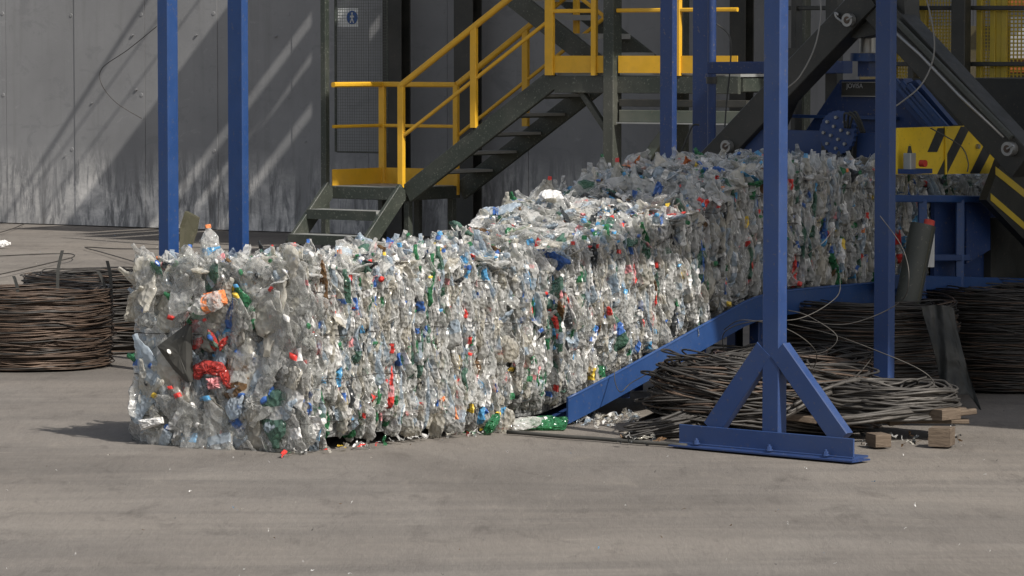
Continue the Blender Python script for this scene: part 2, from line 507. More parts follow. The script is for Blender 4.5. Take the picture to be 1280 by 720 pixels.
# ------------------------------------------------------------------ staircase
S0 = Vector((-1.094, 37.6, 0))
SW = Vector((.799, -.602, 0)).normalized(); SV = Vector((.602, .799, 0)).normalized()
def S(t, v, z): return S0 + SW * t + SV * v + Z * z
def build_stairs():
    root = thing('steel_staircase', S0, 'dark green steel staircase with two landings and yellow handrails by the wall', 'staircase')
    G = M['green_steel']; Y = M['yellow']; GR = M['galv']; GL = M['green_light']
    zl = .74; zu = 1.93
    # lower landing
    mb = MB(); mb.box(S(-.51, .44, zl - .015), 1.0, .86, .03, SW, SV); mb.build('landing_deck', GR, root)
    for (a, b) in ((S(-1.03, -.0, zl - .07), S(0.0, -.0, zl - .07)), (S(-1.03, .88, zl - .07), S(0.0, .88, zl - .07)),
                   (S(-1.03, 0.03, zl - .07), S(-1.03, .85, zl - .07)), (S(0.0, .03, zl - .07), S(0, .85, zl - .07))):
        mb = MB(); mb.bar(a, b, .05, .13); mb.build('landing_beam', G, root)
    for (t, v) in ((-.04, .08), (-.04, .82), (-.99, .82), (-.5, .82)):
        mb = MB(); mb.bbox(S(t, v, (zl - .14) / 2), .07, .07, zl - .14, SW, SV); mb.build('leg', G, root)
    # thin green column at the left corner
    mb = MB(); mb.bbox(S(-1.045, -.06, 2.6), .07, .07, 5.2, SW, SV); mb.build('column', G, root)
    # low flight: two treads towards the camera
    D = Vector((-.82, -.57, 0)); D = Vector((-A.x, -A.y, 0))
    rn = .27
    def lowflight(t):     # stringer line at the landing edge t
        p = S(t, -.03, zl - .02); q = p + D * rn * 2.15 - Z * .60
        mb = MB(); mb.bar(p, q, .05, .17); mb.bar(q + Vector((0, 0, .07)), Vector((q.x, q.y, 0)), .05, .06)
        return mb.build('stringer', G, root)
    lowflight(-1.0); lowflight(-.02)
    for k in (1, 2):
        c = S(-.51, -.03, zl - .25 * k) + D * (rn * k - .02)
        mb = MB(); mb.box(c, .93, .24, .03, SW, D); mb.build('tread', GR, root)
        mb = MB(); mb.box(c - Z * .035 + D * .125, .93, .006, .10, SW, D); mb.build('tread_nosing', G, root)
    # yellow rails of lower landing
    def post(t, v, z0, z1, wd=.06, nm='handrail_post'):
        mb = MB(); mb.bbox(S(t, v, (z0 + z1) / 2), wd, .05, z1 - z0, SW, SV, Z); return mb.build(nm, Y, root)
    def rail(a, b, d=.045, nm='handrail'):
        mb = MB(); mb.bar(a, b, d, d, bev=.014); return mb.build(nm, Y, root)
    post(-.05, -.02, zl, zl + 1.06, .075)
    post(-1.0, .84, zl, zl + 1.06, .075)
    post(0.0, .84, zl - .1, zl + 1.06, .06)
    rail(S(-1.0, .02, zl + 1.06), S(-1.0, .84, zl + 1.06), .055); rail(S(-1.0, .84, zl + 1.06), S(0, .84, zl + 1.06), .055)
    rail(S(-1.0, .02, zl + .62), S(-1.0, .84, zl + .62), .035, 'mid_rail'); rail(S(-1.0, .84, zl + .62), S(0, .84, zl + .62), .035, 'mid_rail')
    mb = MB(); mb.box(S(-1.0, .43, zl + .085), .008, .86, .17, SW, SV); mb.build('toe_board', Y, root)
    mb = MB(); mb.box(S(-.5, .85, zl + .085), 1.0, .008, .17, SW, SV); mb.build('toe_board', Y, root)
    # main flight
    T1 = 1.87; n = 6
    rise = (zu - zl) / n; run = T1 / n
    for v in (-.0, .9):
        mb = MB()
        a = S(.02, v, zl - .06); b = S(T1 + .05, v, zu - .04)
        mb.bar(a, b, .05, .20)
        mb.build('stringer', G, root)
    for k in range(1, n):
        c = S(run * k + .02, .45, zl + rise * k - .03)
        mb = MB(); mb.box(c, .27, .84, .028, SW, SV); mb.build('tread', GR, root)
        mb = MB(); mb.box(c - Z * .012 - SW * .14, .008, .84, .052, SW, SV); mb.build('tread_nosing', GL, root)
    sl = (zu - zl) / T1
    for v in (-.02, .86):
        p0 = S(-.05 if v < 0 else 0, v, zl + 1.06); p1 = S(T1 + .02, v, zl + 1.06 + sl * (T1 + .05))
        rail(p0, p1, .06)
        rail(S(-.05 if v < 0 else 0, v, zl + .52), S(T1 + .02, v, zl + .52 + sl * (T1 + .05)), .035, 'mid_rail')
        for t in (.90,):
            post(t, v, zl + sl * t + .06, zl + 1.06 + sl * (t + .03), .075)
        if v > 0: post(1.55, v, zl + sl * 1.55, zl + 1.06 + sl * 1.57, .06)
    # upper landing
    T2 = 4.12
    mb = MB(); mb.box(S((T1 + T2) / 2 + .03, .62, zu - .015), T2 - T1 - .06, 1.2, .03, SW, SV); mb.build('landing_deck', GR, root)
    for v in (0.0, 1.24):
        mb = MB(); mb.bar(S(T1 + .05, v, zu - .11), S(T2, v, zu - .11), .05, .17); mb.build('landing_beam', G, root)
    for t in (T1 + .1, 2.75, 3.35, T2):
        mb = MB(); mb.bar(S(t, .03, zu - .11), S(t, 1.2, zu - .11), .05, .13); mb.build('landing_beam', G, root)
    mb = MB(); mb.bar(S(2.72, .02, zu - .29), S(T2 + .1, .02, zu - .29), .10, .07); mb.build('lower_beam', M['black_steel'], root)
    mb = MB(); mb.bar(S(2.72, .02, zu - .42), S(T2 + .1, .02, zu - .42), .10, .12); mb.build('lower_beam', GL, root)
    mb = MB(); mb.box(S(3.42, -.05, zu - .487), 1.4, .07, .012, SW, SV); mb.build('beam_flange', GR, root)
    mb = MB(); mb.bar(S(2.75, .02, zu - 1.15), S(3.32, .02, zu - .50), .09, .10); mb.build('brace', GL, root)
    mb = MB(); mb.bar(S(2.56, .05, zu - .62), S(2.2, .05, zu - .18), .06, .06); mb.build('brace', G, root)
    # columns of the upper landing
    for (t, v) in ((2.63, -.02), (4.15, 1.1), (2.63, 1.2)):
        mb = MB()
        q = S(t, v, 0)
        if v < 0:
            mb.bbox(q + Z * 2.6, .125, .15, 5.2, SW, SV)
        else:
            mb.bbox(q + Z * 2.6, .11, .11, 5.2, SW, SV)
        mb.build('column', G, root)
    # toe boards and rails of the upper landing
    mb = MB(); mb.box(S((T1 + 2.55) / 2, -.03, zu + .09), 2.55 - T1, .008, .17, SW, SV); mb.build('toe_board', Y, root)
    mb = MB(); mb.box(S((2.71 + T2) / 2, -.03, zu + .09), T2 - 2.71, .008, .17, SW, SV); mb.build('toe_board', Y, root)
    for t, wd in ((T1 + .0, .10), (2.42, .06), (3.43, .06)):
        post(t, -.035, zu - .02, zu + 1.1, wd)
    for z in (.62, 1.1):
        rail(S(2.70, -.035, zu + z), S(T2, -.035, zu + z), .04, 'handrail' if z > 1 else 'mid_rail')
    rail(S(T1, -.035, zu + .62), S(2.42, -.035, zu + .62), .04, 'mid_rail')
    # second flight, up and back to the left behind the first
    for v in (.32, 1.28):
        mb = MB(); mb.bar(S(2.42 + (.0 if v < 1 else .0), v, zu - .05), S(-.5, v, zu - .05 + 2.92 * .64), .05, .20); mb.build('stringer', G, root)
    for k in range(1, 9):
        c = S(2.42 - .30 * k, .80, zu + .192 * k)
        mb = MB(); mb.box(c, .25, .90, .03, SW, SV); mb.build('tread', GR, root)
        mb = MB(); mb.box(c + SW * .13 - Z * .012, .008, .90, .055, SW, SV); mb.build('tread_nosing', M['galv'], root)
    for v in (.28,):
        rail(S(2.42, v, zu + 1.0), S(-.3, v, zu + 1.0 + 2.72 * .64), .05)
        rail(S(2.42, v, zu + .5), S(-.3, v, zu + .5 + 2.72 * .64), .035, 'mid_rail')
build_stairs()

# ------------------------------------------------------------------ wire mesh panel and walking-man sign
def build_mesh_and_sign():
    v = .95
    def onp(px, py):
        # point on the plane v in front of the wall
        r = ray(px, py); o = Vector((0, 0, HC)); q = Wp(0, v)
        k = (q - o).dot(WV) / r.dot(WV); return o + r * k
    a = onp(420, 205); b = onp(484, 0)
    t0 = (a - W0).dot(WW); t1 = (b - W0).dot(WW)
    mb = MB(); z0 = 1.0; z1 = 3.4
    n = 22
    for i in range(n + 1):
        t = t0 + (t1 - t0) * i / n
        mb.tube([Wp(t, v, z0), Wp(t, v, z1)], .0017, 4, caps=False)
    k = int((z1 - z0) / ((t1 - t0) / n))
    for j in range(k + 1):
        z = z0 + (z1 - z0) * j / k
        mb.tube([Wp(t0, v + .004, z), Wp(t1, v + .004, z)], .0017, 4, caps=False)
    root = thing('mesh_screen', Wp((t0 + t1) / 2, v, z0), 'fine wire mesh screen between the thin green post and the wall column', 'mesh screen')
    mb.build('wire_mesh', M['green_light'], root)
    mb = MB()
    mb.bar(Wp(t0, v, z0), Wp(t0, v, z1), .03, .03); mb.bar(Wp(t1, v, z0), Wp(t1, v, z1), .02, .02); mb.bar(Wp(t0 + .02, v, z0), Wp(t1 - .02, v, z0), .02, .02)
    mb.build('mesh_frame', M['green_steel'], root)
    # sign
    c = onp(433.5, 22) + WV * .02
    root = thing('pedestrian_sign', c, 'white panel with a blue disc and a white walking man, fixed behind the mesh', 'sign')
    mb = MB(); mb.box(c, .29, .006, .215, WW, WV); mb.build('sign_panel', M['white_paint'], root)
    cc = c + WW * .065 - WV * .004
    mb = MB(); mb.cyl(cc, cc - WV * .003, .078, 28); mb.build('blue_disc', M['sign_blue'], root)
    mb = MB(); e = -WV * .0045
    def L(x, z): return cc + e + WW * x + Z * z
    def limb(x0, z0, x1, z1, w):
        d = (Vector((x1 - x0, z1 - z0))).normalized(); nx, nz = -d.y * w / 2, d.x * w / 2
        mb.prism([L(x0 + nx, z0 + nz), L(x0 - nx, z0 - nz), L(x1 - nx, z1 - nz), L(x1 + nx, z1 + nz)], -WV * .002)
    mb.cyl(L(0, .05), L(0, .05) - WV * .002, .0125, 14)
    limb(0, .036, .0, -.012, .024); limb(.002, -.008, .022, -.062, .012); limb(-.002, -.008, -.024, -.06, .012)
    limb(.006, .032, .028, .002, .009); limb(-.006, .032, -.026, .004, .009)
    mb.build('walking_figure', M['white_paint'], root)
build_mesh_and_sign()

# ------------------------------------------------------------------ unseen overhead deck along the wall, added to shade wall and stairs
def build_shade_deck():
    zs = 7.0
    root = thing('overhead_shade_deck', Wp(8, 0, zs), 'unseen slatted deck added high along the concrete wall to shade it', 'gallery')
    # deck strips shaped for the shade; gaps between them let stripes of sun through
    dt = .9117 * (zs - 5.2) / .96; dd = .302 * (zs - 5.2) / .96
    spans = [(6.03, 7.31, 2.7), (7.51, 7.76, 3.2), (7.92, 8.33, 3.6), (8.53, 11.3, 3.9), (11.34, 12.2, 5.5), (12.24, 14.6, 5.22), (14.64, 19, 5.0)]
    spans = [(a + dt, b + dt, c + dd) for a, b, c in spans]
    for (a, b, dep) in spans:
        mb = MB(); mb.box(Wp((a + b) / 2, dep / 2 + .01, zs), b - a, dep, .06, WW, WV); mb.build('deck_panel', M['roof'], root)
    for t in (5.08 + dt, 5.5 + dt):
        mb = MB(); mb.bar(Wp(t, .02, zs), Wp(t, 2.2, zs), .02, .025); mb.build('bracket_arm', M['green_steel'], root)
    for k in range(6):
        mb = MB(); q = Wp(7 + 3 * k, .15, 0); mb.bar(q + Z * (zs + 1.2), Wp(7 + 3 * k, 3.0, zs + .05), .05, .05); mb.build('hanger', M['green_steel'], root)
build_shade_deck()
# ================================================================== plastic bales
def bottle_piece(seed, crush, rough=1.0):
    """one squashed bottle: verts (length along x, thin along z), faces, palette role per face (0 body, 1 label, 2 cap)"""
    r = np.random.default_rng(seed)
    ns, nr = 14, 15
    Lb = r.uniform(.2, .31); R = r.uniform(.036, .048)
    x = np.linspace(0, 1, nr)
    prof = np.interp(x, [0, .03, .1, .55, .68, .8, .88, .93, 1.0], [.55, .9, 1, .97, .93, .6, .33, .30, .30]) * R
    prof *= 1 + .06 * np.sin(x * 40 + r.uniform(0, 6))
    th = np.linspace(0, 2 * np.pi, ns, endpoint=False)
    V = np.zeros((nr, ns, 3))
    fl = r.uniform(*crush)
    flx = fl + (1 - fl) * np.clip((x - .82) / .12, 0, 1) * .7
    wid = 1 + (1 - flx) * .45
    V[..., 0] = (x[:, None] - .5) * Lb
    V[..., 1] = np.cos(th)[None] * (prof * wid)[:, None]
    V[..., 2] = np.sin(th)[None] * (prof * flx)[:, None]
    # crumpling: strong random folds
    body = (1 - np.clip((x - .85) / .1, 0, 1))[:, None, None]
    V += r.normal(0, 1, V.shape) * np.array([.003, .0025, .0028]) * body * rough
    k = r.uniform(15, 45, 2); ph = r.uniform(0, 6, 2)
    V[..., 2] += .006 * rough * np.sin(V[..., 0] * k[0] + V[..., 1] * r.uniform(-60, 60) + ph[0]) * body[..., 0]
    V[..., 2] += .004 * rough * np.sign(np.sin(V[..., 0] * k[1] * 1.7 + V[..., 1] * r.uniform(-90, 90) + ph[1])) * body[..., 0]
    V[..., 1] += .007 * rough * np.sin(V[..., 0] * k[1] + ph[1]) * body[..., 0]
    # a sharp bend and a twist
    bend = r.uniform(-.4, .4); xb = r.uniform(-.08, .06)
    d = np.clip(V[..., 0] - xb, 0, None)
    V[..., 2] += np.sin(bend) * d; V[..., 0] -= (1 - np.cos(bend)) * d
    tw = r.uniform(-1.6, 1.6); a = V[..., 0] * tw
    y, z = V[..., 1].copy(), V[..., 2].copy()
    V[..., 1] = y * np.cos(a) - z * np.sin(a); V[..., 2] = y * np.sin(a) + z * np.cos(a)
    verts = V.reshape(-1, 3)
    faces = []; role = []
    lab = r.uniform() < .55; l0 = r.integers(3, 5); l1 = l0 + r.integers(2, 4); cap = r.uniform() < .15
    for i in range(nr - 1):
        for j in range(ns):
            l = (j + 1) % ns
            faces.append((i * ns + j, i * ns + l, (i + 1) * ns + l, (i + 1) * ns + j))
            ro = 0
            if lab and l0 <= i < l1: ro = 1
            if cap and i >= nr - 2: ro = 2
            role.append(ro)
    n0 = len(verts)
    c0 = V[0].mean(0); c1 = V[-1].mean(0)
    verts = np.vstack([verts, c0 + [.012, 0, 0], c1])
    for j in range(ns):
        l = (j + 1) % ns
        faces.append((n0, l, j, j)); role.append(0)
        faces.append((n0 + 1, (nr - 1) * ns + j, (nr - 1) * ns + l, (nr - 1) * ns + l)); role.append(2 if cap else 0)
    return verts, np.array(faces), np.array(role)

def film_piece(seed):
    r = np.random.default_rng(seed)
    n = 8
    sx, sy = r.uniform(.07, .19), r.uniform(.018, .055)
    u, v = np.meshgrid(np.linspace(-.5, .5, n), np.linspace(-.5, .5, n), indexing='ij')
    V = np.stack([u * sx, v * sy, np.zeros_like(u)], -1)
    for _ in range(3):
        k = r.uniform(20, 110, 2); V[..., 2] += r.uniform(.003, .011) * np.sin(V[..., 0] * k[0] + V[..., 1] * k[1] + r.uniform(0, 6))
    V += r.normal(0, .0025, V.shape)
    bend = r.uniform(-1.2, 1.2); d = np.clip(V[..., 0], 0, None)
    V[..., 2] += np.sin(bend) * d; V[..., 0] -= (1 - np.cos(bend)) * d
    f = []
    for i in range(n - 1):
        for j in range(n - 1):
            f.append((i * n + j, i * n + j + 1, (i + 1) * n + j + 1, (i + 1) * n + j))
    return V.reshape(-1, 3), np.array(f), np.full(len(f), 0)

def cap_piece(seed):
    r = np.random.default_rng(seed); R = r.uniform(.014, .02); h = R * .9; n = 10
    th = np.linspace(0, 2 * np.pi, n, endpoint=False)
    ring = lambda rr, z: np.stack([np.cos(th) * rr, np.sin(th) * rr, np.full(n, z)], -1)
    V = np.vstack([ring(R, -h / 2), ring(R, h * .3), ring(R * .85, h / 2), [[0, 0, h / 2]]])
    f = []
    for i in range(2):
        for j in range(n):
            l = (j + 1) % n; f.append((i * n + j, i * n + l, (i + 1) * n + l, (i + 1) * n + j))
    for j in range(n): f.append((2 * n + j, 2 * n + (j + 1) % n, 3 * n, 3 * n))
    return V, np.array(f), np.full(len(f), 0)

BOT = [bottle_piece(100 + i, (.10, .30), .7) for i in range(26)] + [bottle_piece(160 + i, (.20, .42), .75) for i in range(14)]
NB = 26            # the first 26 are flattest; the rest are rounder, for the end face
FILM = [film_piece(300 + i) for i in range(18)]
CAPS = [cap_piece(500 + i) for i in range(3)]
BODYC = [('clear', 62), ('clear_blue', 9), ('clear_warm', 15), ('green', 1.9), ('dark_green', 3.6), ('white', 2.2), ('sky', .7), ('brown', 1.0), ('black', 1.3), ('red', .45), ('label_blue', .6)]
LABC = [('white', 20), ('clear', 46), ('label_blue', 7), ('red', 4), ('pink', 3.5), ('green', 3), ('sky', 3.5), ('yellow', 1.6), ('orange', 1), ('clear_blue', 12)]
CAPC = [('white', 40), ('label_blue', 18), ('red', 12), ('green', 10), ('yellow', 5), ('sky', 12), ('orange', 3)]
FILMC = [('clear', 56), ('white', 15), ('clear_blue', 14), ('clear_warm', 8), ('label_blue', 2.4), ('red', 1.5), ('green', 1.2), ('pink', 1.6), ('yellow', .8), ('orange', .6), ('sky', 1.2), ('black', 4), ('dark_green', 2)]
def pick(tab, r):
    n, wt = zip(*tab); wt = np.array(wt) / sum(wt); return PI_[n[r.choice(len(n), p=wt)]]

class Heap:
    """thousands of pieces packed into one mesh"""
    def __init__(self): self.V = []; self.Fc = []; self.m = []; self.n = 0; self.s = []
    def add(self, piece, mat3, pos, scale, colors):
        v, f, ro = piece
        w_ = (v * scale) @ mat3.T + pos
        self.V.append(w_); self.Fc.append(f + self.n); self.m.append(np.array(colors)[ro]); self.n += len(v); self.s.append(np.full(len(f), len(v) > 100))
    def build(self, name, parent, L):
        sm = np.concatenate(self.s)
        V = np.vstack(self.V) - np.array(L); Fq = np.vstack(self.Fc); mi = np.concatenate(self.m)
        me = bpy.data.meshes.new(name)
        tri = Fq[:, 2] == Fq[:, 3]
        cnt = np.where(tri, 3, 4)
        starts = np.concatenate([[0], np.cumsum(cnt)[:-1]])
        mask = np.ones(Fq.shape, bool); mask[tri, 3] = False
        loops = Fq[mask]
        me.vertices.add(len(V)); me.vertices.foreach_set('co', V.astype(np.float32).ravel())
        me.loops.add(len(loops)); me.loops.foreach_set('vertex_index', loops.astype(np.int32))
        me.polygons.add(len(Fq)); me.polygons.foreach_set('loop_start', starts.astype(np.int32))
        for m in PALM: me.materials.append(m)
        me.polygons.foreach_set('material_index', mi.astype(np.int32))
        me.polygons.foreach_set('use_smooth', sm)
        me.update(calc_edges=True); me.validate()
        o = bpy.data.objects.new(name, me); COL.objects.link(o); o.parent = parent
        return o

def basis(lx, nz, jit, r):
    """rotation whose x is near lx and whose z is near nz, jittered"""
    x = np.array(lx, float) + r.normal(0, jit, 3); x /= np.linalg.norm(x)
    z = np.array(nz, float) + r.normal(0, jit, 3); z -= x * (z @ x); z /= np.linalg.norm(z)
    y = np.cross(z, x)
    return np.stack([x, y, z], 1)

WID = 1.05
def floor_z(t):
    u = t - 1.85
    if u <= 0: return 0.0
    z = .302 * (math.sqrt(u * u + .02) - .14)
    e = .55
    return z if z < e - .06 else e - .06 * math.exp(-(z - e + .06) / .06)

def log_pt(t, p, h, H=.95):
    """point of the bale log: t along, p across (0 near side, -WID far side), h 0..1 up"""
    t2 = t
    a = np.interp(t, [1.4, 2.2, 2.8, 5.5], [.955, .90, .835, .825]); b = np.interp(t, [.9, 1.5, 2.2, 2.8, 3.5, 5.5], [.93, .96, .95, .94, .87, .85])
    w_ = -p / WID
    Ht = (a + (b - a) * w_) * (H / .955)
    q = P(t2, p, floor_z(t) + .015 + h * Ht)
    return q

def nz_(x, y, z): return noise.noise((x, y, z))

An = np.array(A); Bn = np.array(B); Zn = np.array((0, 0, 1.0))

def make_bale(t0, t1, H, seed, label, front=False, dens=1.0, skew=False, cats=None):
    r = np.random.default_rng(seed)
    base = P((t0 + t1) / 2, -WID / 2, floor_z((t0 + t1) / 2))
    root = thing('plastic_bottle_bale', base, label, 'bale', 'bales of crushed plastic bottles in a line')
    def pt(u, p, h):
        """u 0..1 along the bale"""
        s = (.25 * p / WID * (1 - u) if skew else 0)
        t = t0 + u * (t1 - t0) + s
        return log_pt(t, p, h, H)
    # ---- packed core
    inset = .035
    mb = MB()
    def face(fn, nu, nv, nrm):
        vv = []; ff = []
        for i in range(nu + 1):
            for j in range(nv + 1):
                q = fn(i / nu, j / nv)
                edge = i in (0, nu) or j in (0, nv)
                n = 0 if edge else (nz_(q.x * 7 + seed, q.y * 7, q.z * 4) * .035 + nz_(q.x * 23, q.y * 23, q.z * 9) * .02)
                vv.append(q + nrm * n)
        for i in range(nu):
            for j in range(nv):
                a = i * (nv + 1) + j; ff.append((a, a + 1, a + nv + 2, a + nv + 1))
        mb.add(vv, ff, 0, False)
    L = t1 - t0; iu = inset / L; ip = inset; ih = inset / H
    U = lambda u: iu + u * (1 - 2 * iu)
    Pp = lambda v: -ip - v * (WID - 2 * ip)
    Hh = lambda h: ih * 1.3 + h * (1 - 2.3 * ih)
    nu = int(L / .045); nh = 22; nw = 24
    face(lambda a, b: pt(U(a), Pp(0), Hh(b)), nu, nh, B)
    face(lambda a, b: pt(U(a), Pp(1), Hh(b)), nu, nh, -B)
    face(lambda a, b: pt(U(a), Pp(b), Hh(1)), nu, nw, Z)
    face(lambda a, b: pt(U(a), Pp(b), Hh(0)), nu, nw, -Z * .2)
    face(lambda a, b: pt(U(0), Pp(a), Hh(b)), nw, nh, -A)
    face(lambda a, b: pt(U(1), Pp(a), Hh(b)), nw, nh, A)
    mb.build('packed_core', M['core'], root)
    # ---- pieces
    hp = Heap()
    big = []          # pieces that become objects of their own
    def put(kind, pos, m3, sc, own=False, round_=False):
        if kind == 0:
            body = pick(BODYC, r)
            if own:
                while PAL[body] in ('red', 'black', 'label_blue', 'white', 'sky', 'brown', 'green'): body = pick(BODYC, r)
            cols = [body, pick(LABC, r), pick(CAPC, r)]
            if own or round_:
                if body == PI_['clear']: body = PI_['clear_dim']
                lb = pick(LABC, r)
                while PAL[lb] in ('red', 'yellow', 'orange', 'pink', 'green'): lb = pick(LABC, r)
                cols = [body, lb, cols[2]]
            cols[0] = body
            pc = int(r.integers(NB, len(BOT)) if (own or round_) else r.integers(NB))
            if own: big.append((pc, cols, pos, m3, sc)); return
            hp.add(BOT[pc], m3, pos, sc, cols)
        elif kind == 1:
            c = pick(FILMC, r); hp.add(FILM[r.integers(len(FILM))], m3, pos, sc, [c, c, c])
        else:
            c = pick(CAPC, r); hp.add(CAPS[r.integers(len(CAPS))], m3, pos, sc, [c, c, c])
    slope = (floor_z(t1) - floor_z(t0)) / L
    Al = An + Zn * slope; Al /= np.linalg.norm(Al)
    def bulge(u, v, k):   # depth of the surface lumps
        return .025 * nz_(u * 3.3 + seed, v * 3.3, k) + .02 * nz_(u * 9 + seed, v * 9, k + 5)
    def pillow(p):        # the end face bulges between the binding wires
        x = -p / WID
        d = min(abs(x - c_) for c_ in (.0, .24, .60, .86, 1.0))
        return .05 * min(1, d / .10) - .03
    # near side
    area = L * H
    n = int(area * 640 * dens)
    hlo = .13 if t0 < 1 else .21
    for i in range(n):
        u, h = r.uniform(0, 1), r.uniform(hlo, .96)
        q = np.array(pt(u, 0, h)) + Bn * (bulge(u * L, h * H, 1) + r.uniform(-.055, .0))
        c = r.uniform()
        if c < .68:   m3 = basis(Zn + Bn * r.uniform(-.12, .12), An, .13, r)      # on edge, upright
        elif c < .80: m3 = basis(Bn * (1 if r.uniform() < .5 else -1) + Zn * r.uniform(-.5, .5), An, .3, r)   # end on
        else:         m3 = basis(Zn * r.uniform(.4, 1) + An * r.uniform(-.8, .8), Bn, .3, r)      # flat
        if c >= .68 and c < .80: q = q - Bn * .085
        put(0, q, m3, r.uniform(.75, 1.2) * (1 if c < .80 else .65))
    for i in range(int(area * 260 * dens)):
        u, h = r.uniform(0, 1), r.uniform(hlo, .98)
        q = np.array(pt(u, 0, h)) + Bn * (bulge(u * L, h * H, 1) + r.uniform(-.02, .012))
        m3 = basis(Zn + An * r.uniform(-.25, .25), (An * (1 if r.uniform() < .5 else -1) if r.uniform() < .5 else Bn), .25, r)
        put(1, q, m3, r.uniform(.3, .9))
    for i in range(int(area * 11 * dens)):
        u, h = r.uniform(0, 1), r.uniform(hlo, .98)
        q = np.array(pt(u, 0, h)) + Bn * (bulge(u * L, h * H, 1) + r.uniform(0, .025))
        put(2, q, basis(Zn, Bn, .6, r), r.uniform(.8, 1.15))
    # top
    area = L * WID
    for i in range(int(area * 330 * dens)):
        u, p = r.uniform(0, 1), -r.uniform(0, WID)
        q = np.array(pt(u, p, 1)) + Zn * (bulge(u * L, p, 2) * 1.3 + r.uniform(-.06, .0))
        c = r.uniform()
        if c < .45:  m3 = basis(Bn + An * r.uniform(-.4, .4), Al, .25, r)
        elif c < .97: m3 = basis(Bn * r.uniform(-1, 1) + Al * r.uniform(-1, 1), Zn, .22, r)
        else:        m3 = basis(Zn + Bn * r.uniform(-.8, .8), An, .3, r); q = q - Zn * .06
        put(0, q, m3, r.uniform(.6, 1.0))
    for i in range(int(area * 260 * dens)):
        u, p = r.uniform(0, 1), -r.uniform(0, WID)
        q = np.array(pt(u, p, 1)) + Zn * (bulge(u * L, p, 2) * 1.3 + r.uniform(-.01, .018))
        put(1, q, basis(r.normal(0, 1, 3) * [1, 1, .1], Zn, .3, r), r.uniform(.4, 1.1))
    for i in range(int(area * 12 * dens)):
        u, p = r.uniform(0, 1), -r.uniform(0, WID)
        q = np.array(pt(u, p, 1)) + Zn * (bulge(u * L, p, 2) * 1.3 + r.uniform(0.01, .03))
        put(2, q, basis(Bn, Zn, .6, r), r.uniform(.8, 1.15))
    # ends and far side
    for (uu, nn, dd) in ((0, -An, 1.0 if front else .45), (1, An, .3)):
        area = WID * H
        for i in range(int(area * 300 * dd * dens)):
            p, h = -r.uniform(0, WID), r.uniform(0, 1)
            h = max(.06 if front else .22, h); p = p if front else min(p, -.09)
            q = np.array(pt(uu, p, h)) + nn * (bulge(p, h * H, 3) * 1.2 + pillow(p) + r.uniform(-.06, .0))
            ang = r.uniform(0, 3.14)
            m3 = basis(Bn * math.cos(ang) * .8 + Zn * math.sin(ang), nn, .17, r)
            put(0, q, m3, r.uniform(.9, 1.4), False, front)
        for i in range(int(area * 50 * dd)):
            p, h = -r.uniform(0, WID), r.uniform(0, 1)
            q = np.array(pt(uu, p, h)) + nn * (bulge(p, h * H, 3) * 1.2 + pillow(p) + r.uniform(-.02, .01))
            ang = r.uniform(0, 6.28)
            put(1, q, basis(Bn * math.cos(ang) + Zn * math.sin(ang), nn, .3, r), r.uniform(.7, 1.4))
        for i in range(int(area * 5 * dd)):
            p, h = -r.uniform(0, WID), r.uniform(0, 1)
            q = np.array(pt(uu, p, h)) + nn * (bulge(p, h * H, 3) * 1.2 + pillow(p) + .02)
            put(2, q, basis(Bn, nn, .6, r), 1.0)
    for i in range(int(L * H * 130)):
        u, h = r.uniform(0, 1), r.uniform(.0, 1)
        q = np.array(pt(u, -WID, h)) - Bn * (r.uniform(-.04, .015))
        put(0, q, basis(Zn, An if r.uniform() < .6 else Bn, .3, r), r.uniform(.7, 1.0))
    # ---- the bottles that show largest: objects of their own
    def own(q, m3, sc): put(0, q, m3, sc, True)
    if front:
        for i in range(62):
            p, h = -r.uniform(.03, WID - .03), r.uniform(.05, .97)
            h = max(h, .1)
            q = np.array(pt(0, p, h)) - An * (.004 + bulge(p, h * H, 3) * 1.2 + pillow(p) + r.uniform(-.01, .02))
            if .33 < -p / WID < .80 and .28 < h < .82: q = q + An * .05
            ang = r.normal(1.57, .45) + (math.pi if r.uniform() < .5 else 0)
            own(q, basis(Bn * math.cos(ang) + Zn * math.sin(ang), -An, .13, r), r.uniform(1.25, 1.9))
    for i in range(38 if front else 95):
        u, h = r.uniform(.02, .98), r.uniform(hlo + .05, .92)
        if r.uniform() < .6:
            q = np.array(pt(u, 0, h)) + Bn * (bulge(u * L, h * H, 1) + .0)
            own(q, basis(Zn + An * r.uniform(-.2, .2), Bn if r.uniform() < .7 else An, .16, r), r.uniform(.75, 1.1))
        else:
            p = -r.uniform(.05, WID - .02)
            q = np.array(pt(u, p, 1)) + Zn * (bulge(u * L, p, 2) * 1.3 + r.uniform(.0, .02))
            own(q, basis(Bn * r.uniform(-1, 1) + Al * r.uniform(-1, 1), Zn, .25, r), r.uniform(.85, 1.2))
    hp_o = hp.build('crushed_bottles', root, root.location); tag(hp_o, kind='stuff')
    for (pc, cols, pos, m3, sc) in big:
        key = (pc, cols[0], cols[1] if (BOT[pc][2] == 1).any() else -1, cols[2] if (BOT[pc][2] == 2).any() else -1)
        me = BOT_MESH.get(key)
        if me is None:
            h2 = Heap(); h2.add(BOT[pc], np.eye(3), np.zeros(3), 1.0, cols)
            tmp = h2.build('crushed_bottle', None, (0, 0, 0)); me = tmp.data; BOT_MESH[key] = me
            bpy.data.objects.remove(tmp)
        o = bpy.data.objects.new('crushed_bottle', me); COL.objects.link(o); o.parent = root
        mw = Matrix([[*(m3[0] * sc), pos[0] - root.location.x], [*(m3[1] * sc), pos[1] - root.location.y], [*(m3[2] * sc), pos[2] - root.location.z], [0, 0, 0, 1]])
        o.matrix_local = mw
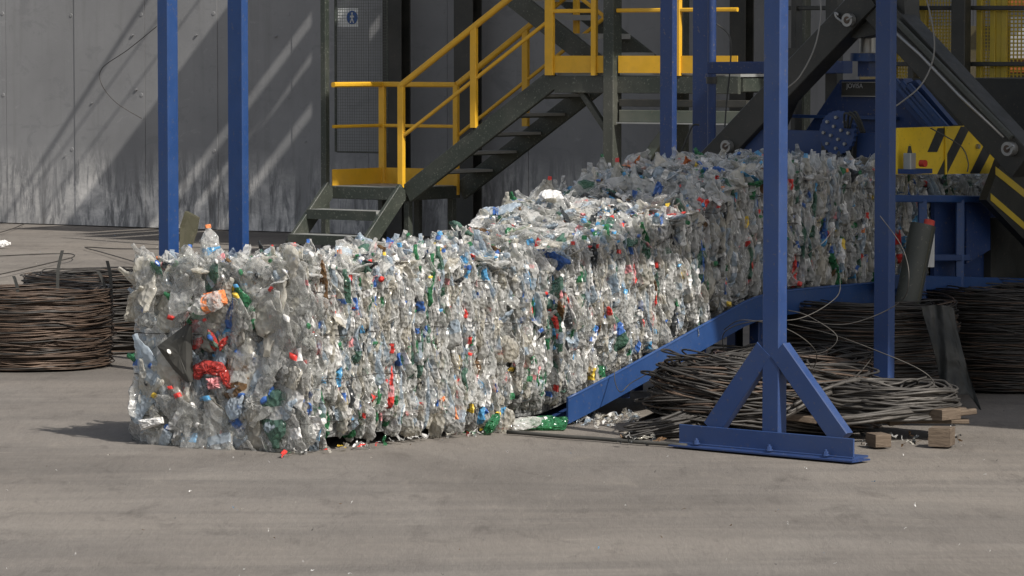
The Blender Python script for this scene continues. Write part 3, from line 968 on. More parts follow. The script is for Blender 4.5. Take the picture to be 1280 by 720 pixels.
    # ---- binding wires, horizontal round the bale
    for h in (.14, .38, .62, .86):
        mb = MB(); ring = []
        for k in range(25): ring.append(pt(k / 24, .03, h + .006 * math.sin(k)))
        for k in range(1, 13): ring.append(pt(1, -WID * k / 12 - (.0), h) + A * .015)
        for k in range(1, 25): ring.append(pt(1 - k / 24, -WID - .015, h))
        for k in range(1, 12): ring.append(pt(0, -WID + WID * k / 12, h) - A * .02)
        mb.tube(ring, .0026, 4, closed=True); mb.build('baling_wire', M['wire_dark'], root)
    return root, pt

BOT_MESH = {}
bale1, pt1 = make_bale(0.0, 1.575, .965, 21, 'foremost bale of crushed bottles lying flat on the yard, red rag in its end', front=True, skew=True)
bale2, pt2 = make_bale(1.67, 3.35, .955, 33, 'middle bale of crushed clear bottles sloping up the blue ramp in sunshine')
bale3, pt3 = make_bale(3.42, 5.45, .955, 47, 'rearmost bale of crushed bottles in the shade, still coming out of the press', dens=.75)
bale4, pt4 = make_bale(5.5, 6.7, .8, 58, 'bale of crushed bottles inside the press under the yellow striped plate', dens=.5)

M['red_dull'] = plastic('faded_red_sheet', (.50, .055, .045), .3, .2)
# special pieces in the front end of the first bale
def front_pt(px, py, out=.03):
    """point on the bale's front plane seen at the pixel, pushed outwards"""
    a = pt1(0, 0, 0); b = pt1(0, -WID, 0)
    d = (b - a); n = Vector((d.y, -d.x, 0)).normalized()
    if n.y > 0: n = -n
    o = Vector((0, 0, HC)); r_ = ray(px, py); k = (a - o).dot(n) / r_.dot(n)
    return o + r_ * k + n * out, n
def ragged(pxs, name, mat, out, amp, seed):
    """crumpled sheet with the given pixel outline, real folds, real thickness"""
    r = random.Random(seed)
    cx = sum(p[0] for p in pxs) / len(pxs); cy = sum(p[1] for p in pxs) / len(pxs)
    mb = MB(); rings = []
    for s in (1.0, .66, .33):
        ring = []
        m = 40
        for k in range(m):
            f = k / m * len(pxs); i = int(f); u = f - i
            x = pxs[i][0] * (1 - u) + pxs[(i + 1) % len(pxs)][0] * u; y = pxs[i][1] * (1 - u) + pxs[(i + 1) % len(pxs)][1] * u
            q, n = front_pt(cx + (x - cx) * s, cy + (y - cy) * s, out)
            q = q + n * (amp * r.uniform(-1, 1) - (.01 if s == 1 else -.004)); ring.append(q)
        rings.append(ring)
    c, n = front_pt(cx, cy, out + amp)
    m = 40
    vs_ = [q for rg in rings for q in rg] + [c]
    back = [q - n * .012 for q in rings[0]]
    vs_ += back
    fs = []
    for a in range(2):
        for k in range(m):
            l = (k + 1) % m; fs.append((a * m + k, a * m + l, (a + 1) * m + l, (a + 1) * m + k))
    for k in range(m): fs.append((2 * m + k, 2 * m + (k + 1) % m, 3 * m))
    for k in range(m): fs.append((k, 3 * m + 1 + k, 3 * m + 1 + (k + 1) % m, (k + 1) % m))
    fs.append(tuple(3 * m + 1 + k for k in range(m)))
    mb.add(vs_, fs, 0, False)
    return mb.build(name, mat, bale1)
ragged([(206, 432), (243, 404), (248, 408), (249, 476), (243, 477), (226, 460)], 'rubber_sheet', M['film_black'], .085, .002, 1)
ragged([(249, 456), (262, 449), (283, 452), (290, 462), (282, 470), (262, 466), (254, 474), (249, 472)], 'red_rag', M['red_dull'], .065, .006, 2)
ragged([(267, 411), (273, 416), (279, 430), (275, 438), (270, 430)], 'red_rag', M['red_dull'], .068, .008, 12)
ragged([(284, 424), (291, 419), (289, 428), (283, 438), (281, 432)], 'red_rag', M['red_dull'], .068, .008, 13)
ragged([(282, 462), (291, 462), (298, 486), (290, 484), (285, 474)], 'red_rag', M['red_dull'], .068, .008, 14)
ragged([(266, 472), (283, 470), (284, 484), (268, 486)], 'pink_film', M['pink'], .07, .01, 15)
ragged([(179, 524), (209, 520), (211, 528), (184, 537)], 'white_tray', M['white'], .065, .004, 3)
ragged([(316, 497), (326, 488), (334, 497), (332, 513), (322, 514), (312, 506)], 'white_tub', M['clear'], .07, .006, 4)
ragged([(264, 366), (289, 361), (294, 378), (284, 384)], 'orange_label', M['orange_p'], .09, .006, 5)

# whole bottles sticking up or lying loose: things of their own
def whole_bottle(base, axis, Lb, R, body, cap, label, lab=None, crush=1.0, seed=0, cat='bottle', group=None):
    root = thing('plastic_bottle', base, label, cat, group)
    mb = MB(); d = Vector(axis).normalized()
    prof = [(.001, .012 * Lb), (R * .7, 0), (R * .95, .03 * Lb), (R, .08 * Lb), (R * .96, .2 * Lb), (R, .26 * Lb), (R, .5 * Lb), (R * .95, .54 * Lb), (R * .98, .6 * Lb), (R * .9, .7 * Lb), (R * .66, .8 * Lb), (R * .38, .88 * Lb), (.0145, .915 * Lb), (.0145, .94 * Lb)]
    mb.lathe(base, d, prof, 18, squash=crush)
    rr = random.Random(seed)
    mb.v = [tuple(Vector(v) + Vector((rr.uniform(-1, 1), rr.uniform(-1, 1), rr.uniform(-1, 1))) * .0028 * (1 if crush == 1 else 2.4)) for v in mb.v]
    mb.smooth = [False] * len(mb.f)
    mb.build('bottle_body', body, root)
    mb = MB(); mb.lathe(Vector(base) + d * Lb * .935, d, [(.0165, 0), (.0172, .002), (.0172, .018), (.015, .0205), (.001, .021)], 16); mb.build('cap', cap, root)
    if lab:
        mb = MB(); mb.lathe(Vector(base), d, [(R * 1.012, .28 * Lb), (R * 1.015, .48 * Lb)], 18, squash=crush); mb.build('label_band', lab, root)
q = at(267, 334, 20.15)
whole_bottle(q, Vector((-.13, 0, 1)), .235, .052, M['clear'], M['orange_p'], 'clear bottle with an orange cap standing up on the front bale', M['sky'])
q = at(374, 334, 20.4)
whole_bottle(q, Vector((-.25, -.1, 1)), .13, .047, M['clear_blue'], M['red'], 'squat clear bottle with a red cap poking up from the bale before the steps', seed=3)
q = front_pt(289, 373, .11)[0]
whole_bottle(q, front_pt(258, 384, .11)[0] - q, .20, .055, M['clear'], M['white'], 'clear bottle with a white cap wedged sideways above the red rag', M['orange_p'], .8, 5)
q = gp(735, 528, .03)
whole_bottle(gp(708, 529, .035), Vector((-1, .12, 0)), .31, .045, M['green'], M['white'], 'flattened green bottle lying on the ground at the foot of the blue ramp', None, .55, 6)
q = gp(600, 543)
whole_bottle(gp(611, 536, .03), Vector((.3, .8, .4)), .16, .035, M['green'], M['yellow_p'], 'small green bottle with a yellow cap by the bottom edge of the bales', None, .7, 7)
whole_bottle(gp(640, 532, .03), Vector((.8, .45, .1)), .22, .04, M['clear'], M['white'], 'crumpled clear bottle on the ground in the gap between two bales', None, .6, 8)
q = gp(13, 305, .03)
whole_bottle(gp(-6, 305, .04), Vector((1, .1, .02)), .16, .04, M['white'], M['white'], 'white bottle lying on the yard in front of the wall at the far left', None, .9, 9)
# a bag on the back edge of the sloping bale
def bag(px, py, y, sx, sz, mat, label, seed):
    r = random.Random(seed); mb = MB(); c = at(px, py, y); vs_ = []; fs = []
    nu, nv = 16, 9
    for j in range(nv):
        ph = math.pi * j / (nv - 1)
        for i in range(nu):
            th = 2 * math.pi * i / nu
            k = 1 + r.uniform(-.16, .16)
            vs_.append(c + Vector((math.sin(ph) * math.cos(th) * sx * k, math.sin(ph) * math.sin(th) * sx * .8 * k, math.cos(ph) * sz * k)))
    for j in range(nv - 1):
        for i in range(nu):
            l = (i + 1) % nu; fs.append((j * nu + i, j * nu + l, (j + 1) * nu + l, (j + 1) * nu + i))
    mb.add(vs_, fs, 0, False)
    mb.f = [f for f in mb.f]
    o = mb.build('plastic_bag', mat, loc=c - Z * sz)
    tag(o, label, 'bag')
bag(688, 248, 21.9, .08, .05, M['white'], 'crumpled white bag sitting on the upper edge of the sloping bale', 4)
# ================================================================== ramp under the bales
def build_ramp():
    root = thing('steel_ramp', P(2.05, -WID / 2, 0), 'blue steel ramp carrying the bales down from the press to the yard', 'ramp')
    ts = [2.02 + k * .1 for k in range(38)]
    def fl(t): return floor_z(t)
    # side rails as plates following the floor
    for p0, nm in ((.075, 'side_rail'), (-WID - .09, 'side_rail')):
        mb = MB(); n = len(ts)
        th = B * .014
        vs_ = []
        for t in ts:
            lo = max(.0, fl(t) - .02); hi = fl(t) + .125
            vs_ += [P(t, p0, lo), P(t, p0, hi), P(t, p0, lo) + th, P(t, p0, hi) + th]
        fs = []
        for i in range(n - 1):
            a = i * 4; b = a + 4
            fs += [(a, b, b + 1, a + 1), (a + 2, a + 3, b + 3, b + 2), (a + 1, b + 1, b + 3, a + 3), (a, a + 2, b + 2, b)]
        fs += [(0, 1, 3, 2), ((n - 1) * 4, (n - 1) * 4 + 2, (n - 1) * 4 + 3, (n - 1) * 4 + 1)]
        mb.add(vs_, fs); 
        # rolled lips along the edges
        mb.tube([P(t, p0, fl(t) + .125) + th * .5 for t in ts], .011, 5)
        mb.build(nm, M['blue'], root)
    mb = MB(); vs_ = []
    for t in ts:
        vs_ += [P(t, .04, fl(t) - .0), P(t, -WID - .04, fl(t) - .0), P(t, .04, fl(t) - .012 if t > 2.1 else .0), P(t, -WID - .04, fl(t) - .012 if t > 2.1 else 0)]
    fs = []
    for i in range(len(ts) - 1):
        a = i * 4; b = a + 4; fs += [(a, a + 1, b + 1, b), (a + 2, b + 2, b + 3, a + 3)]
    mb.add(vs_, fs); mb.build('ramp_floor', M['blue_dark'], root)
    for t in (3.0, 3.9, 4.9, 5.6):
        for p in (-.03, -WID + .03):
            if t < 3.2: continue
            mb = MB(); mb.bbox(P(t, p, (fl(t) - .03) / 2), .08, .08, fl(t) - .03, A, B); mb.build('leg', M['blue_dark'], root)
    for t in (2.6, 3.3, 4.0, 4.8):
        mb = MB(); mb.bar(P(t, .03, fl(t) - .05), P(t, -WID - .03, fl(t) - .05), .06, .06); mb.build('cross_member', M['blue_dark'], root)
    for t, dz in ((2.62, .04), (2.68, .015)):
        mb = MB(); c = P(t, .06, fl(t) + dz); mb.cyl(c, c + B * .02, .014, 8); mb.build('bolt', M['grey_steel'], root)
build_ramp()

# ================================================================== gantry posts
def bolt(root, c, r=.011):
    mb = MB(); mb.cyl(c, c + Z * .006, r * 1.9, 12); mb.cyl(c + Z * .006, c + Z * .022, r * 1.3, 6, sm=False); mb.cyl(c + Z * .022, c + Z * .032, r * .7, 8)
    mb.build('anchor_bolt', M['blue_dull'], root)
def build_aframe():
    base = at(965, 556, 0) if False else gp(962, 566)
    base.z = 0
    D = Vector((.755, -.656, 0)).normalized(); Nn = Vector((-D.y, D.x, 0))      # D along the foot, Nn away from the camera
    root = thing('gantry_post', base, 'blue box-section post standing on a long foot with two sloping braces', 'post', 'blue posts of the overhead gantry')
    top = 2.75
    mb = MB(); mb.bbox(base + Nn * .04 + Z * (top / 2 + .012), .112, .075, top, D, Nn, Z, bev=.006); mb.build('post', M['blue_dull'], root)
    mb = MB()
    a = base - D * .60 ; b = base + D * .555
    mb.bar(a + Z * .062 - Nn * .01, b + Z * .062 - Nn * .01, .012, .105); mb.bar(a + Z * .012 + Nn * .05, b + Z * .012 + Nn * .05, .14, .012)
    mb.build('foot_beam', M['blue_dull'], root)
    for s, e in ((-1, .40), (1, .46)):
        mb = MB(); mb.bar(base + D * (s * e) + Z * .10 + Nn * .03, base + D * (s * .045) + Z * .55 + Nn * .03, .06, .115, up=Nn.cross(D)); 
        mb.build('brace', M['blue_dull'], root)
    for x in (-.46, .03, .40):
        bolt(root, base + D * x + Z * .018 - Nn * .045)
    mb = MB(); mb.box(base - Nn * .02 + Z * .004, 1.22, .16, .008, D, Nn); mb.build('base_plate', M['blue_dark'], root)
    # the beam it carries, out of frame above
    t0 = (base - C0).dot(A); p0 = (base - C0).dot(B)
    mb = MB(); mb.bar(P(t0 - .12, p0 - .02, top + .075), P(t0 + 6.0, p0 - .02, top + .075), .09, .15); mb.build('gantry_beam', M['blue'], root)
build_aframe()
def blue_post(px, y, wd, dp, label, h=3.0, mat='blue', py=None):
    q = at(px, 300, y); q.z = 0
    root = thing('gantry_post', q, label, 'post', 'blue posts of the overhead gantry')
    mb = MB(); mb.bbox(q + Z * (h / 2 + .012), wd, dp, h, B, A, Z, bev=.006); mb.build('post', M[mat], root)
    mb = MB(); mb.box(q + Z * .006, .28, .26, .012, B, A); mb.build('base_plate', M['blue_dark'], root)
    for i in (-.1, .1):
        bolt(root, q + B * i * 1.0 - A * .09 + Z * .012, .012)
blue_post(1106, 21.0, .112, .062, 'blue post rising from behind the wire coils, next to the yellow striped plate', mat='blue_dull')
blue_post(211, 24.2, .105, .095, 'leftmost blue post, behind the end of the front bale')
blue_post(298.5, 24.3, .145, .06, 'second blue post from the left, behind the standing orange-capped bottle')
blue_post(835, 30.0, .14, .06, 'thinner of the two blue posts crossing the yellow toe board', 3.6, 'blue_dark')
blue_post(878, 27.2, .16, .06, 'broad dark blue post right of the thinner one before the toe board', 3.6, 'blue_dark')
q = at(889, 300, 26.9); q.z = 0
root = thing('drain_pipe', q, 'narrow near-black pipe running up beside the broad dark blue post', 'pipe')
mb = MB(); mb.cyl(q, q + Z * 3.6, .032, 14); mb.build('pipe', M['blue_dark'], root)
mb = MB(); mb.cyl(q + Z * 1.9, q + Z * 1.95, .042, 14); mb.build('pipe_clamp', M['black_steel'], root)
# gantry beams between the other posts, out of frame
def free_beam(a, b, label):
    mb = MB(); mb.bar(a, b, .12, .15); o = mb.build('gantry_beam', M['blue'], loc=(a + b) / 2); tag(o, label, 'beam')

# ================================================================== unseen roof, added sunward of the press to shade it
def build_shade_roof():
    zr = 6.5; sh = Vector((SUN.x, SUN.y, 0)) * (zr / SUN.z)
    g = P(3.42, 0, 0) + sh
    D = Vector((.80, -.60, 0)); Nn = Vector((.60, .80, 0))
    root = thing('press_shade_roof', g + Z * zr, 'unseen corrugated roof added sunward of the baling press to shade it', 'canopy')
    mb = MB()
    s0, s1, d1 = -4.3, 7.0, 8.0
    # corrugated sheet
    n = 180; vs_ = []; fs = []
    for i in range(n + 1):
        s = s0 + (s1 - s0) * i / n; z = zr + .25 + (.03 if (i // 2) % 2 else 0)
        vs_ += [g + D * s + Z * z, g + D * s + Nn * d1 + Z * (z + .5)]
    for i in range(n): fs.append((2 * i, 2 * i + 1, 2 * i + 3, 2 * i + 2))
    mb.add(vs_, fs); mb.build('roof_sheet', M['roof'], root)
    for k in range(4):
        o = Nn * (.06 + k * 2.6) + Z * (zr + .13 + k * .15)
        mb = MB(); mb.bar(g + D * s0 + o, g + D * s1 + o, .1, .16); mb.build('purlin', M['green_steel'], root)
    for k in range(5):
        s = s0 + .1 + k * 2.7
        mb = MB(); mb.bar(g + D * s + Z * (zr - .03), g + D * s + Nn * d1 + Z * (zr + .47), .1, .14); mb.build('rafter', M['green_steel'], root)
    for s, d in ((s1, .2), (s1, d1)):
        mb = MB(); q = g + D * s + Nn * d; q.z = 0; mb.bbox(q + Z * 3.25, .16, .16, 6.5, D, Nn); mb.build('column', M['green_steel'], root)
build_shade_roof()

# ================================================================== baling press
def on_p(px, py, p):
    """point on the plane across = p seen at a pixel"""
    r = ray(px, py); o = Vector((0, 0, HC)); k = (P(0, p) - o).dot(B) / r.dot(B); return o + r * k
def on_t(px, py, t):
    """point on the plane along = t seen at a pixel"""
    r = ray(px, py); o = Vector((0, 0, HC)); k = (P(t, 0) - o).dot(A) / r.dot(A); return o + r * k

def build_press():
    base = P(6.2, -.5, 0)
    root = thing('baling_press', base, 'blue and black hydraulic baling press with yellow striped guard plate', 'press')
    T = 5.65
    def plate(pxs, t, th, mat, name, par=root):
        mb = MB(); mb.prism([on_t(x, y, t) for x, y in pxs], A * th); return mb.build(name, mat, par)
    # press head: blue gusset plate across the channel with its shoulder
    plate([(985, 196), (1050, 100), (1128, 98), (1178, 158), (1150, 200)], T + .12, .10, M['blue_dark'], 'head_plate')
    plate([(925, 196), (1096, 200), (1096, 166), (925, 161)], T - .25, .08, M['blue_dull'], 'outlet_beam')
    plate([(984, 147), (1120, 150), (1120, 146), (984, 143)], T + .08, .05, M['blue'], 'stiffener')
    # sloping blue ribs on the right of the head
    for k, o in enumerate((0, 9, 18)):
        mb = MB(); a = on_t(1118 + o * .95, 101 + o * .35, T); b = on_t(1172 + o * .95, 164 + o * .2, T)
        mb.bar(a, b, .05, .03, up=A); mb.build('head_rib', M['blue'], root)
    mb = MB(); mb.prism([on_t(1112, 112, T + .06), on_t(1144, 100, T + .06), on_t(1192, 156, T + .06), on_t(1160, 166, T + .06)], A * .05); mb.build('head_wing', M['blue_dull'], root)
    # clamp arms
    def arm(p0, p1, w_, t, name='clamp_arm', th=.16):
        a = on_t(*p0, t); b = on_t(*p1, t)
        mb = MB(); mb.bar(a, b, th, w_, up=A.cross((b - a).normalized())); return mb.build(name, M['black_steel'], root)
    T2 = T - .22
    ar = arm((893, 205), (1094, -7), .19, T2)
    a2 = arm((1084, -10), (1285, 206), .21, T2 + .02)
    mb = MB(); mb.bar(on_t(1118, 24, T2 - .1), on_t(1264, 172, T2 - .1), .03, .035); mb.build('edge_strip', M['tube_grey'], a2)
    mb = MB(); mb.tube([on_t(1110, 32, T2 - .1), on_t(1150, 68, T2 - .1), on_t(1200, 120, T2 - .1), on_t(1255, 172, T2 - .1)], .012, 6); mb.build('hydraulic_line', M['grey_steel'], a2)
    plate([(925, 185), (985, 60), (1002, 60), (1000, 100), (962, 190)], T2 + .12, .08, M['black_steel'], 'side_cheek')
    # knuckle at the top
    plate([(1040, 30), (1062, 2), (1090, -8), (1130, -2), (1132, 40), (1100, 42), (1070, 48), (1052, 44)], T2 - .02, .16, M['black_steel'], 'knuckle')
    # pins with washers
    for (x, y, r) in ((1062, 25, .043), (910, 183, .042), (1262, 186, .044)):
        c = on_t(x, y, T2 - .09)
        mb = MB(); mb.cyl(c + A * .06, c - A * .03, r, 22); pn = mb.build('pivot_pin', M['grey_steel'], root)
        mb = MB(); mb.cyl(c - A * .029, c - A * .034, r * .55, 14); mb.build('pin_end', M['wire_rust'], pn)
        mb = MB(); mb.bar(c - A * .03 + Vector((0, 0, .0)), c - A * .03 + B * r * 1.1 + Z * r * .5, .012, .012); mb.build('keeper_plate', M['grey_steel'], pn)
    mb = MB(); mb.tube(spline([on_t(1048, 19, T2 - .1), on_t(1044, 16, T2 - .1), on_t(1046, 22, T2 - .1), on_t(1054, 28, T2 - .1)], 5), .008, 6); mb.build('lifting_eye', M['grey_steel'], root)
    # hydraulic cylinder and mount
    c = on_t(1085, 66, T); mb = MB(); mb.cyl(c, c + Z * .12, .058, 20); mb.cyl(c + Z * .125, c + Z * .15, .06, 20); cy = mb.build('cylinder_rod', M['grey_steel'], root)
    mb = MB(); mb.cyl(c + Z * .12, c + Z * .126, .062, 20); mb.build('seal_ring', M['rubber'], cy)
    mb = MB(); mb.cyl(c - Z * .055, c - Z * .002, .115, 20); mb.build('cylinder_flange', M['blue'], root)
    mb = MB(); mb.cyl(c + Z * .15, c + Z * .19, .05, 20, r2=.03); mb.build('cylinder_head', M['blue'], root)
    mb = MB(); mb.bbox(c - Z * .105, .10, .10, .10, A, B); mb.build('cylinder_mount', M['blue_dark'], root)
    # nameplate
    a = on_t(1053, 120, T + .1); b = on_t(1110, 103, T + .1)
    ctr = (a + b) / 2; wd = (b - a).dot(B); ht = b.z - a.z
    mb = MB(); mb.box(ctr, wd, .008, ht, B, A); npn = mb.build('nameplate', M['black_steel'], root)
    mb = MB()
    fr = .006
    for (dx, dz, w_, h_) in ((0, ht / 2, wd, fr), (0, -ht / 2, wd, fr), (-wd / 2, 0, fr, ht), (wd / 2, 0, fr, ht)):
        mb.box(ctr + B * dx + Z * dz - A * .006, w_ + (fr if h_ == fr else -fr), .006, h_, B, A)
    mb.build('plate_border', M['grey_steel'], npn)
    def text(s, x0, z0, size, name, mat):
        cu = bpy.data.curves.new(name, 'FONT'); cu.body = s; cu.size = size; cu.extrude = .001
        tmp = bpy.data.objects.new(name, cu); COL.objects.link(tmp)
        dg = bpy.context.evaluated_depsgraph_get(); me = bpy.data.meshes.new_from_object(tmp.evaluated_get(dg))
        bpy.data.objects.remove(tmp)
        R = Matrix((B, Z, -A)).transposed()
        pos = ctr + B * x0 + Z * z0 - A * .0055 - root.location
        me.transform(Matrix.Translation(pos) @ R.to_4x4())
        me.materials.clear(); me.materials.append(mat)
        o = bpy.data.objects.new(name, me); COL.objects.link(o); o.parent = npn
    text('JOVISA', -wd * .40, ht * .08, .044, 'lettering', M['lettering'])
    text('CE', wd * .27, ht * .10, .045, 'lettering', M['lettering'])
    # toothed wheel / bolted flange
    c = on_t(1046, 166, T - .34); mb = MB(); n = 26
    pts = [c + (B * math.cos(2 * math.pi * k / (2 * n)) + Z * math.sin(2 * math.pi * k / (2 * n))) * (.145 if k % 2 else .136) for k in range(2 * n)]
    mb.prism(pts, A * .03); fl = mb.build('bolted_flange', M['blue_dull'], root)
    for k in range(12):
        rr = .10 if k < 8 else .045; an = 2 * math.pi * k / 8 if k < 8 else math.pi / 2 * k + .4
        q = c + (B * math.cos(an) + Z * math.sin(an)) * rr
        mb = MB(); mb.cyl(q, q - A * .018, .011, 6, sm=False); mb.build('bolt', M['grey_steel'], fl)
    for (x0, x1) in ((1032, 1040), (1064, 1074)):
        mb = MB(); mb.bar(on_t(x0, 200, T - .28), on_t(x0 + 2, 158, T - .28), .05, .05); mb.build('spindle_bracket', M['black_steel'], root)
    for k in range(3):
        mb = MB(); mb.tube(spline([on_t(1056 + k * 3, 160, T - .36), on_t(1056 + k * 6, 142 - k, T - .4), on_t(1068 + k * 3, 148, T - .4), on_t(1077 + k * 2, 166, T - .36)], 6), .008, 6); mb.build('hydraulic_hose', M['rubber'], root)
    # channel walls beyond the outlet
    for p, nm in ((.08, 'channel_wall'), (-WID - .1, 'channel_wall')):
        mb = MB(); mb.box(P(6.25, p, .62 + .29), 1.4, .03, .56, A, B); mb.build(nm, M['blue_dark'], root)
    # yellow striped guard plate along the near side
    pl = .20
    out = [(1122, 218), (1122, 160), (1214, 157), (1250, 187), (1240, 217)]
    mb = MB(); mb.prism([on_p(x, y, pl) for x, y in out], -B * .02); gpn = mb.build('guard_plate', M['yellow_dull'], root)
    for (x0, x1, y0, y1) in ((1178, 1168, 160, 190), (1207, 1180, 158, 218), (1236, 1221, 181, 217)):
        mb = MB(); e = B * .003; wpx = 12
        mb.prism([on_p(x0 - wpx / 2, y0, pl) + e, on_p(x0 + wpx / 2, y0 + (2 if x0 > 1230 else 0), pl) + e, on_p(x1 + wpx / 2 - 3, y1, pl) + e, on_p(x1 - wpx / 2 - 3, y1, pl) + e], -B * .002)
        mb.build('hazard_stripe', M['rubber'], gpn)
    for (x, y) in ((1221, 165), (1221, 183)):
        c = on_p(x, y, pl); mb = MB(); mb.cyl(c, c + B * .02, .016, 6, sm=False); mb.build('bolt', M['grey_steel'], gpn)
    mb = MB(); mb.bar(on_p(1181, 158, pl) + B * .008, on_p(1181, 218, pl) + B * .008, .014, .014); mb.build('rib', M['yellow_dull'], gpn)
    # limit switch on a small blue shelf
    c = on_p(1144, 214, pl + .08); mb = MB(); mb.box(c, .20, .12, .03, A, B); sh = mb.build('switch_shelf', M['blue_dull'], root)
    mb = MB(); mb.bbox(c + Z * .065 - A * .06, .06, .06, .10, A, B); mb.build('switch_box', M['galv'], sh)
    mb = MB(); mb.cyl(c + Z * .05 + B * .04, c + Z * .05 + B * .08, .022, 14); mb.build('red_button', M['red_paint'], sh)
    mb = MB(); mb.cyl(c + Z * .11 - A * .06, c + Z * .16 - A * .06, .018, 10, r2=.008); mb.build('switch_lever', M['rubber'], sh)
    # lower blue stand under the channel
    pf = .20
    mb = MB(); mb.bar(on_p(1100, 248, pf), on_p(1236, 249, pf), .05, .045); mb.build('stand_beam', M['blue'], root)
    for x in (1153, 1200):
        mb = MB(); a = on_p(x, 250, pf); b = Vector((a.x, a.y, .02)); mb.bar(a, b, .055, .055); mb.build('stand_leg', M['blue'], root)
    mb = MB(); mb.prism([on_p(1208, 248, pf), on_p(1238, 264, pf), on_p(1238, 312, pf), on_p(1208, 330, pf)], -B * .02); mb.build('stand_gusset', M['blue_dark'], root)
    mb = MB(); mb.bar(on_p(1150, 322, pf), on_p(1208, 322, pf), .06, .04); mb.build('stand_rail', M['blue_dull'], root)
    mb = MB(); mb.bar(on_p(1100, 352, pf), on_p(1300, 357, pf), .05, .09); mb.build('stand_rail', M['blue'], root)
    mb = MB(); mb.box(P(6.9, -.1, .55), 1.6, .5, 1.0, A, B); mb.build('machine_bed', M['black_steel'], root)
    # black and yellow striped swing arm at lower right
    ps = .42
    mb = MB(); q = [on_p(x, y, ps) for x, y in ((1256, 190), (1300, 232), (1300, 320), (1233, 250))]
    mb.prism(q, -B * .06); sa = mb.build('swing_arm', M['black_steel'], root)
    for (x0, y0, x1, y1, w_) in ((1244, 213, 1300, 258, 10), (1238, 246, 1300, 300, 9)):
        mb = MB(); e = B * .003
        mb.prism([on_p(x0, y0 - w_ / 2, ps) + e, on_p(x1, y1 - w_ / 2, ps) + e, on_p(x1, y1 + w_ / 2, ps) + e, on_p(x0, y0 + w_ / 2, ps) + e], -B * .002); mb.build('hazard_stripe', M['guard_yellow'], sa)
    # housings behind: dark hopper and frames
    mb = MB(); mb.box(P(8.9, .3, 1.05), 3.4, 3.2, 2.0 - .2, A, B); mb.build('press_housing', M['black_steel'], root)
    mb = MB(); mb.bar(on_t(890, 85, 6.2), on_t(1060, 84, 6.2), .1, .085); mb.build('cross_beam', M['blue_dark'], root)
    mb = MB(); mb.box(on_t(912, 88, 6.18), .10, .02, .025, B, A); mb.build('beam_label', M['blue'], root)
    for (x, w_) in ((995, .045), (1042, .10),):
        mb = MB(); a = on_t(x, 200, 6.4); mb.bbox(Vector((a.x, a.y, 1.7)), w_, .08, 3.0, B, A); mb.build('frame_upright', M['black_steel'], root)
    mb = MB(); mb.bar(on_t(985, 10, 6.4), on_t(1060, 10, 6.4), .04, .03); mb.build('frame_rail', M['black_steel'], root)
M['yellow_dull'] = painted('dusty_yellow_paint', (.85, .58, .03), .5, .25, wearcol=(.25, .18, .06), dustamt=.12)
build_press()

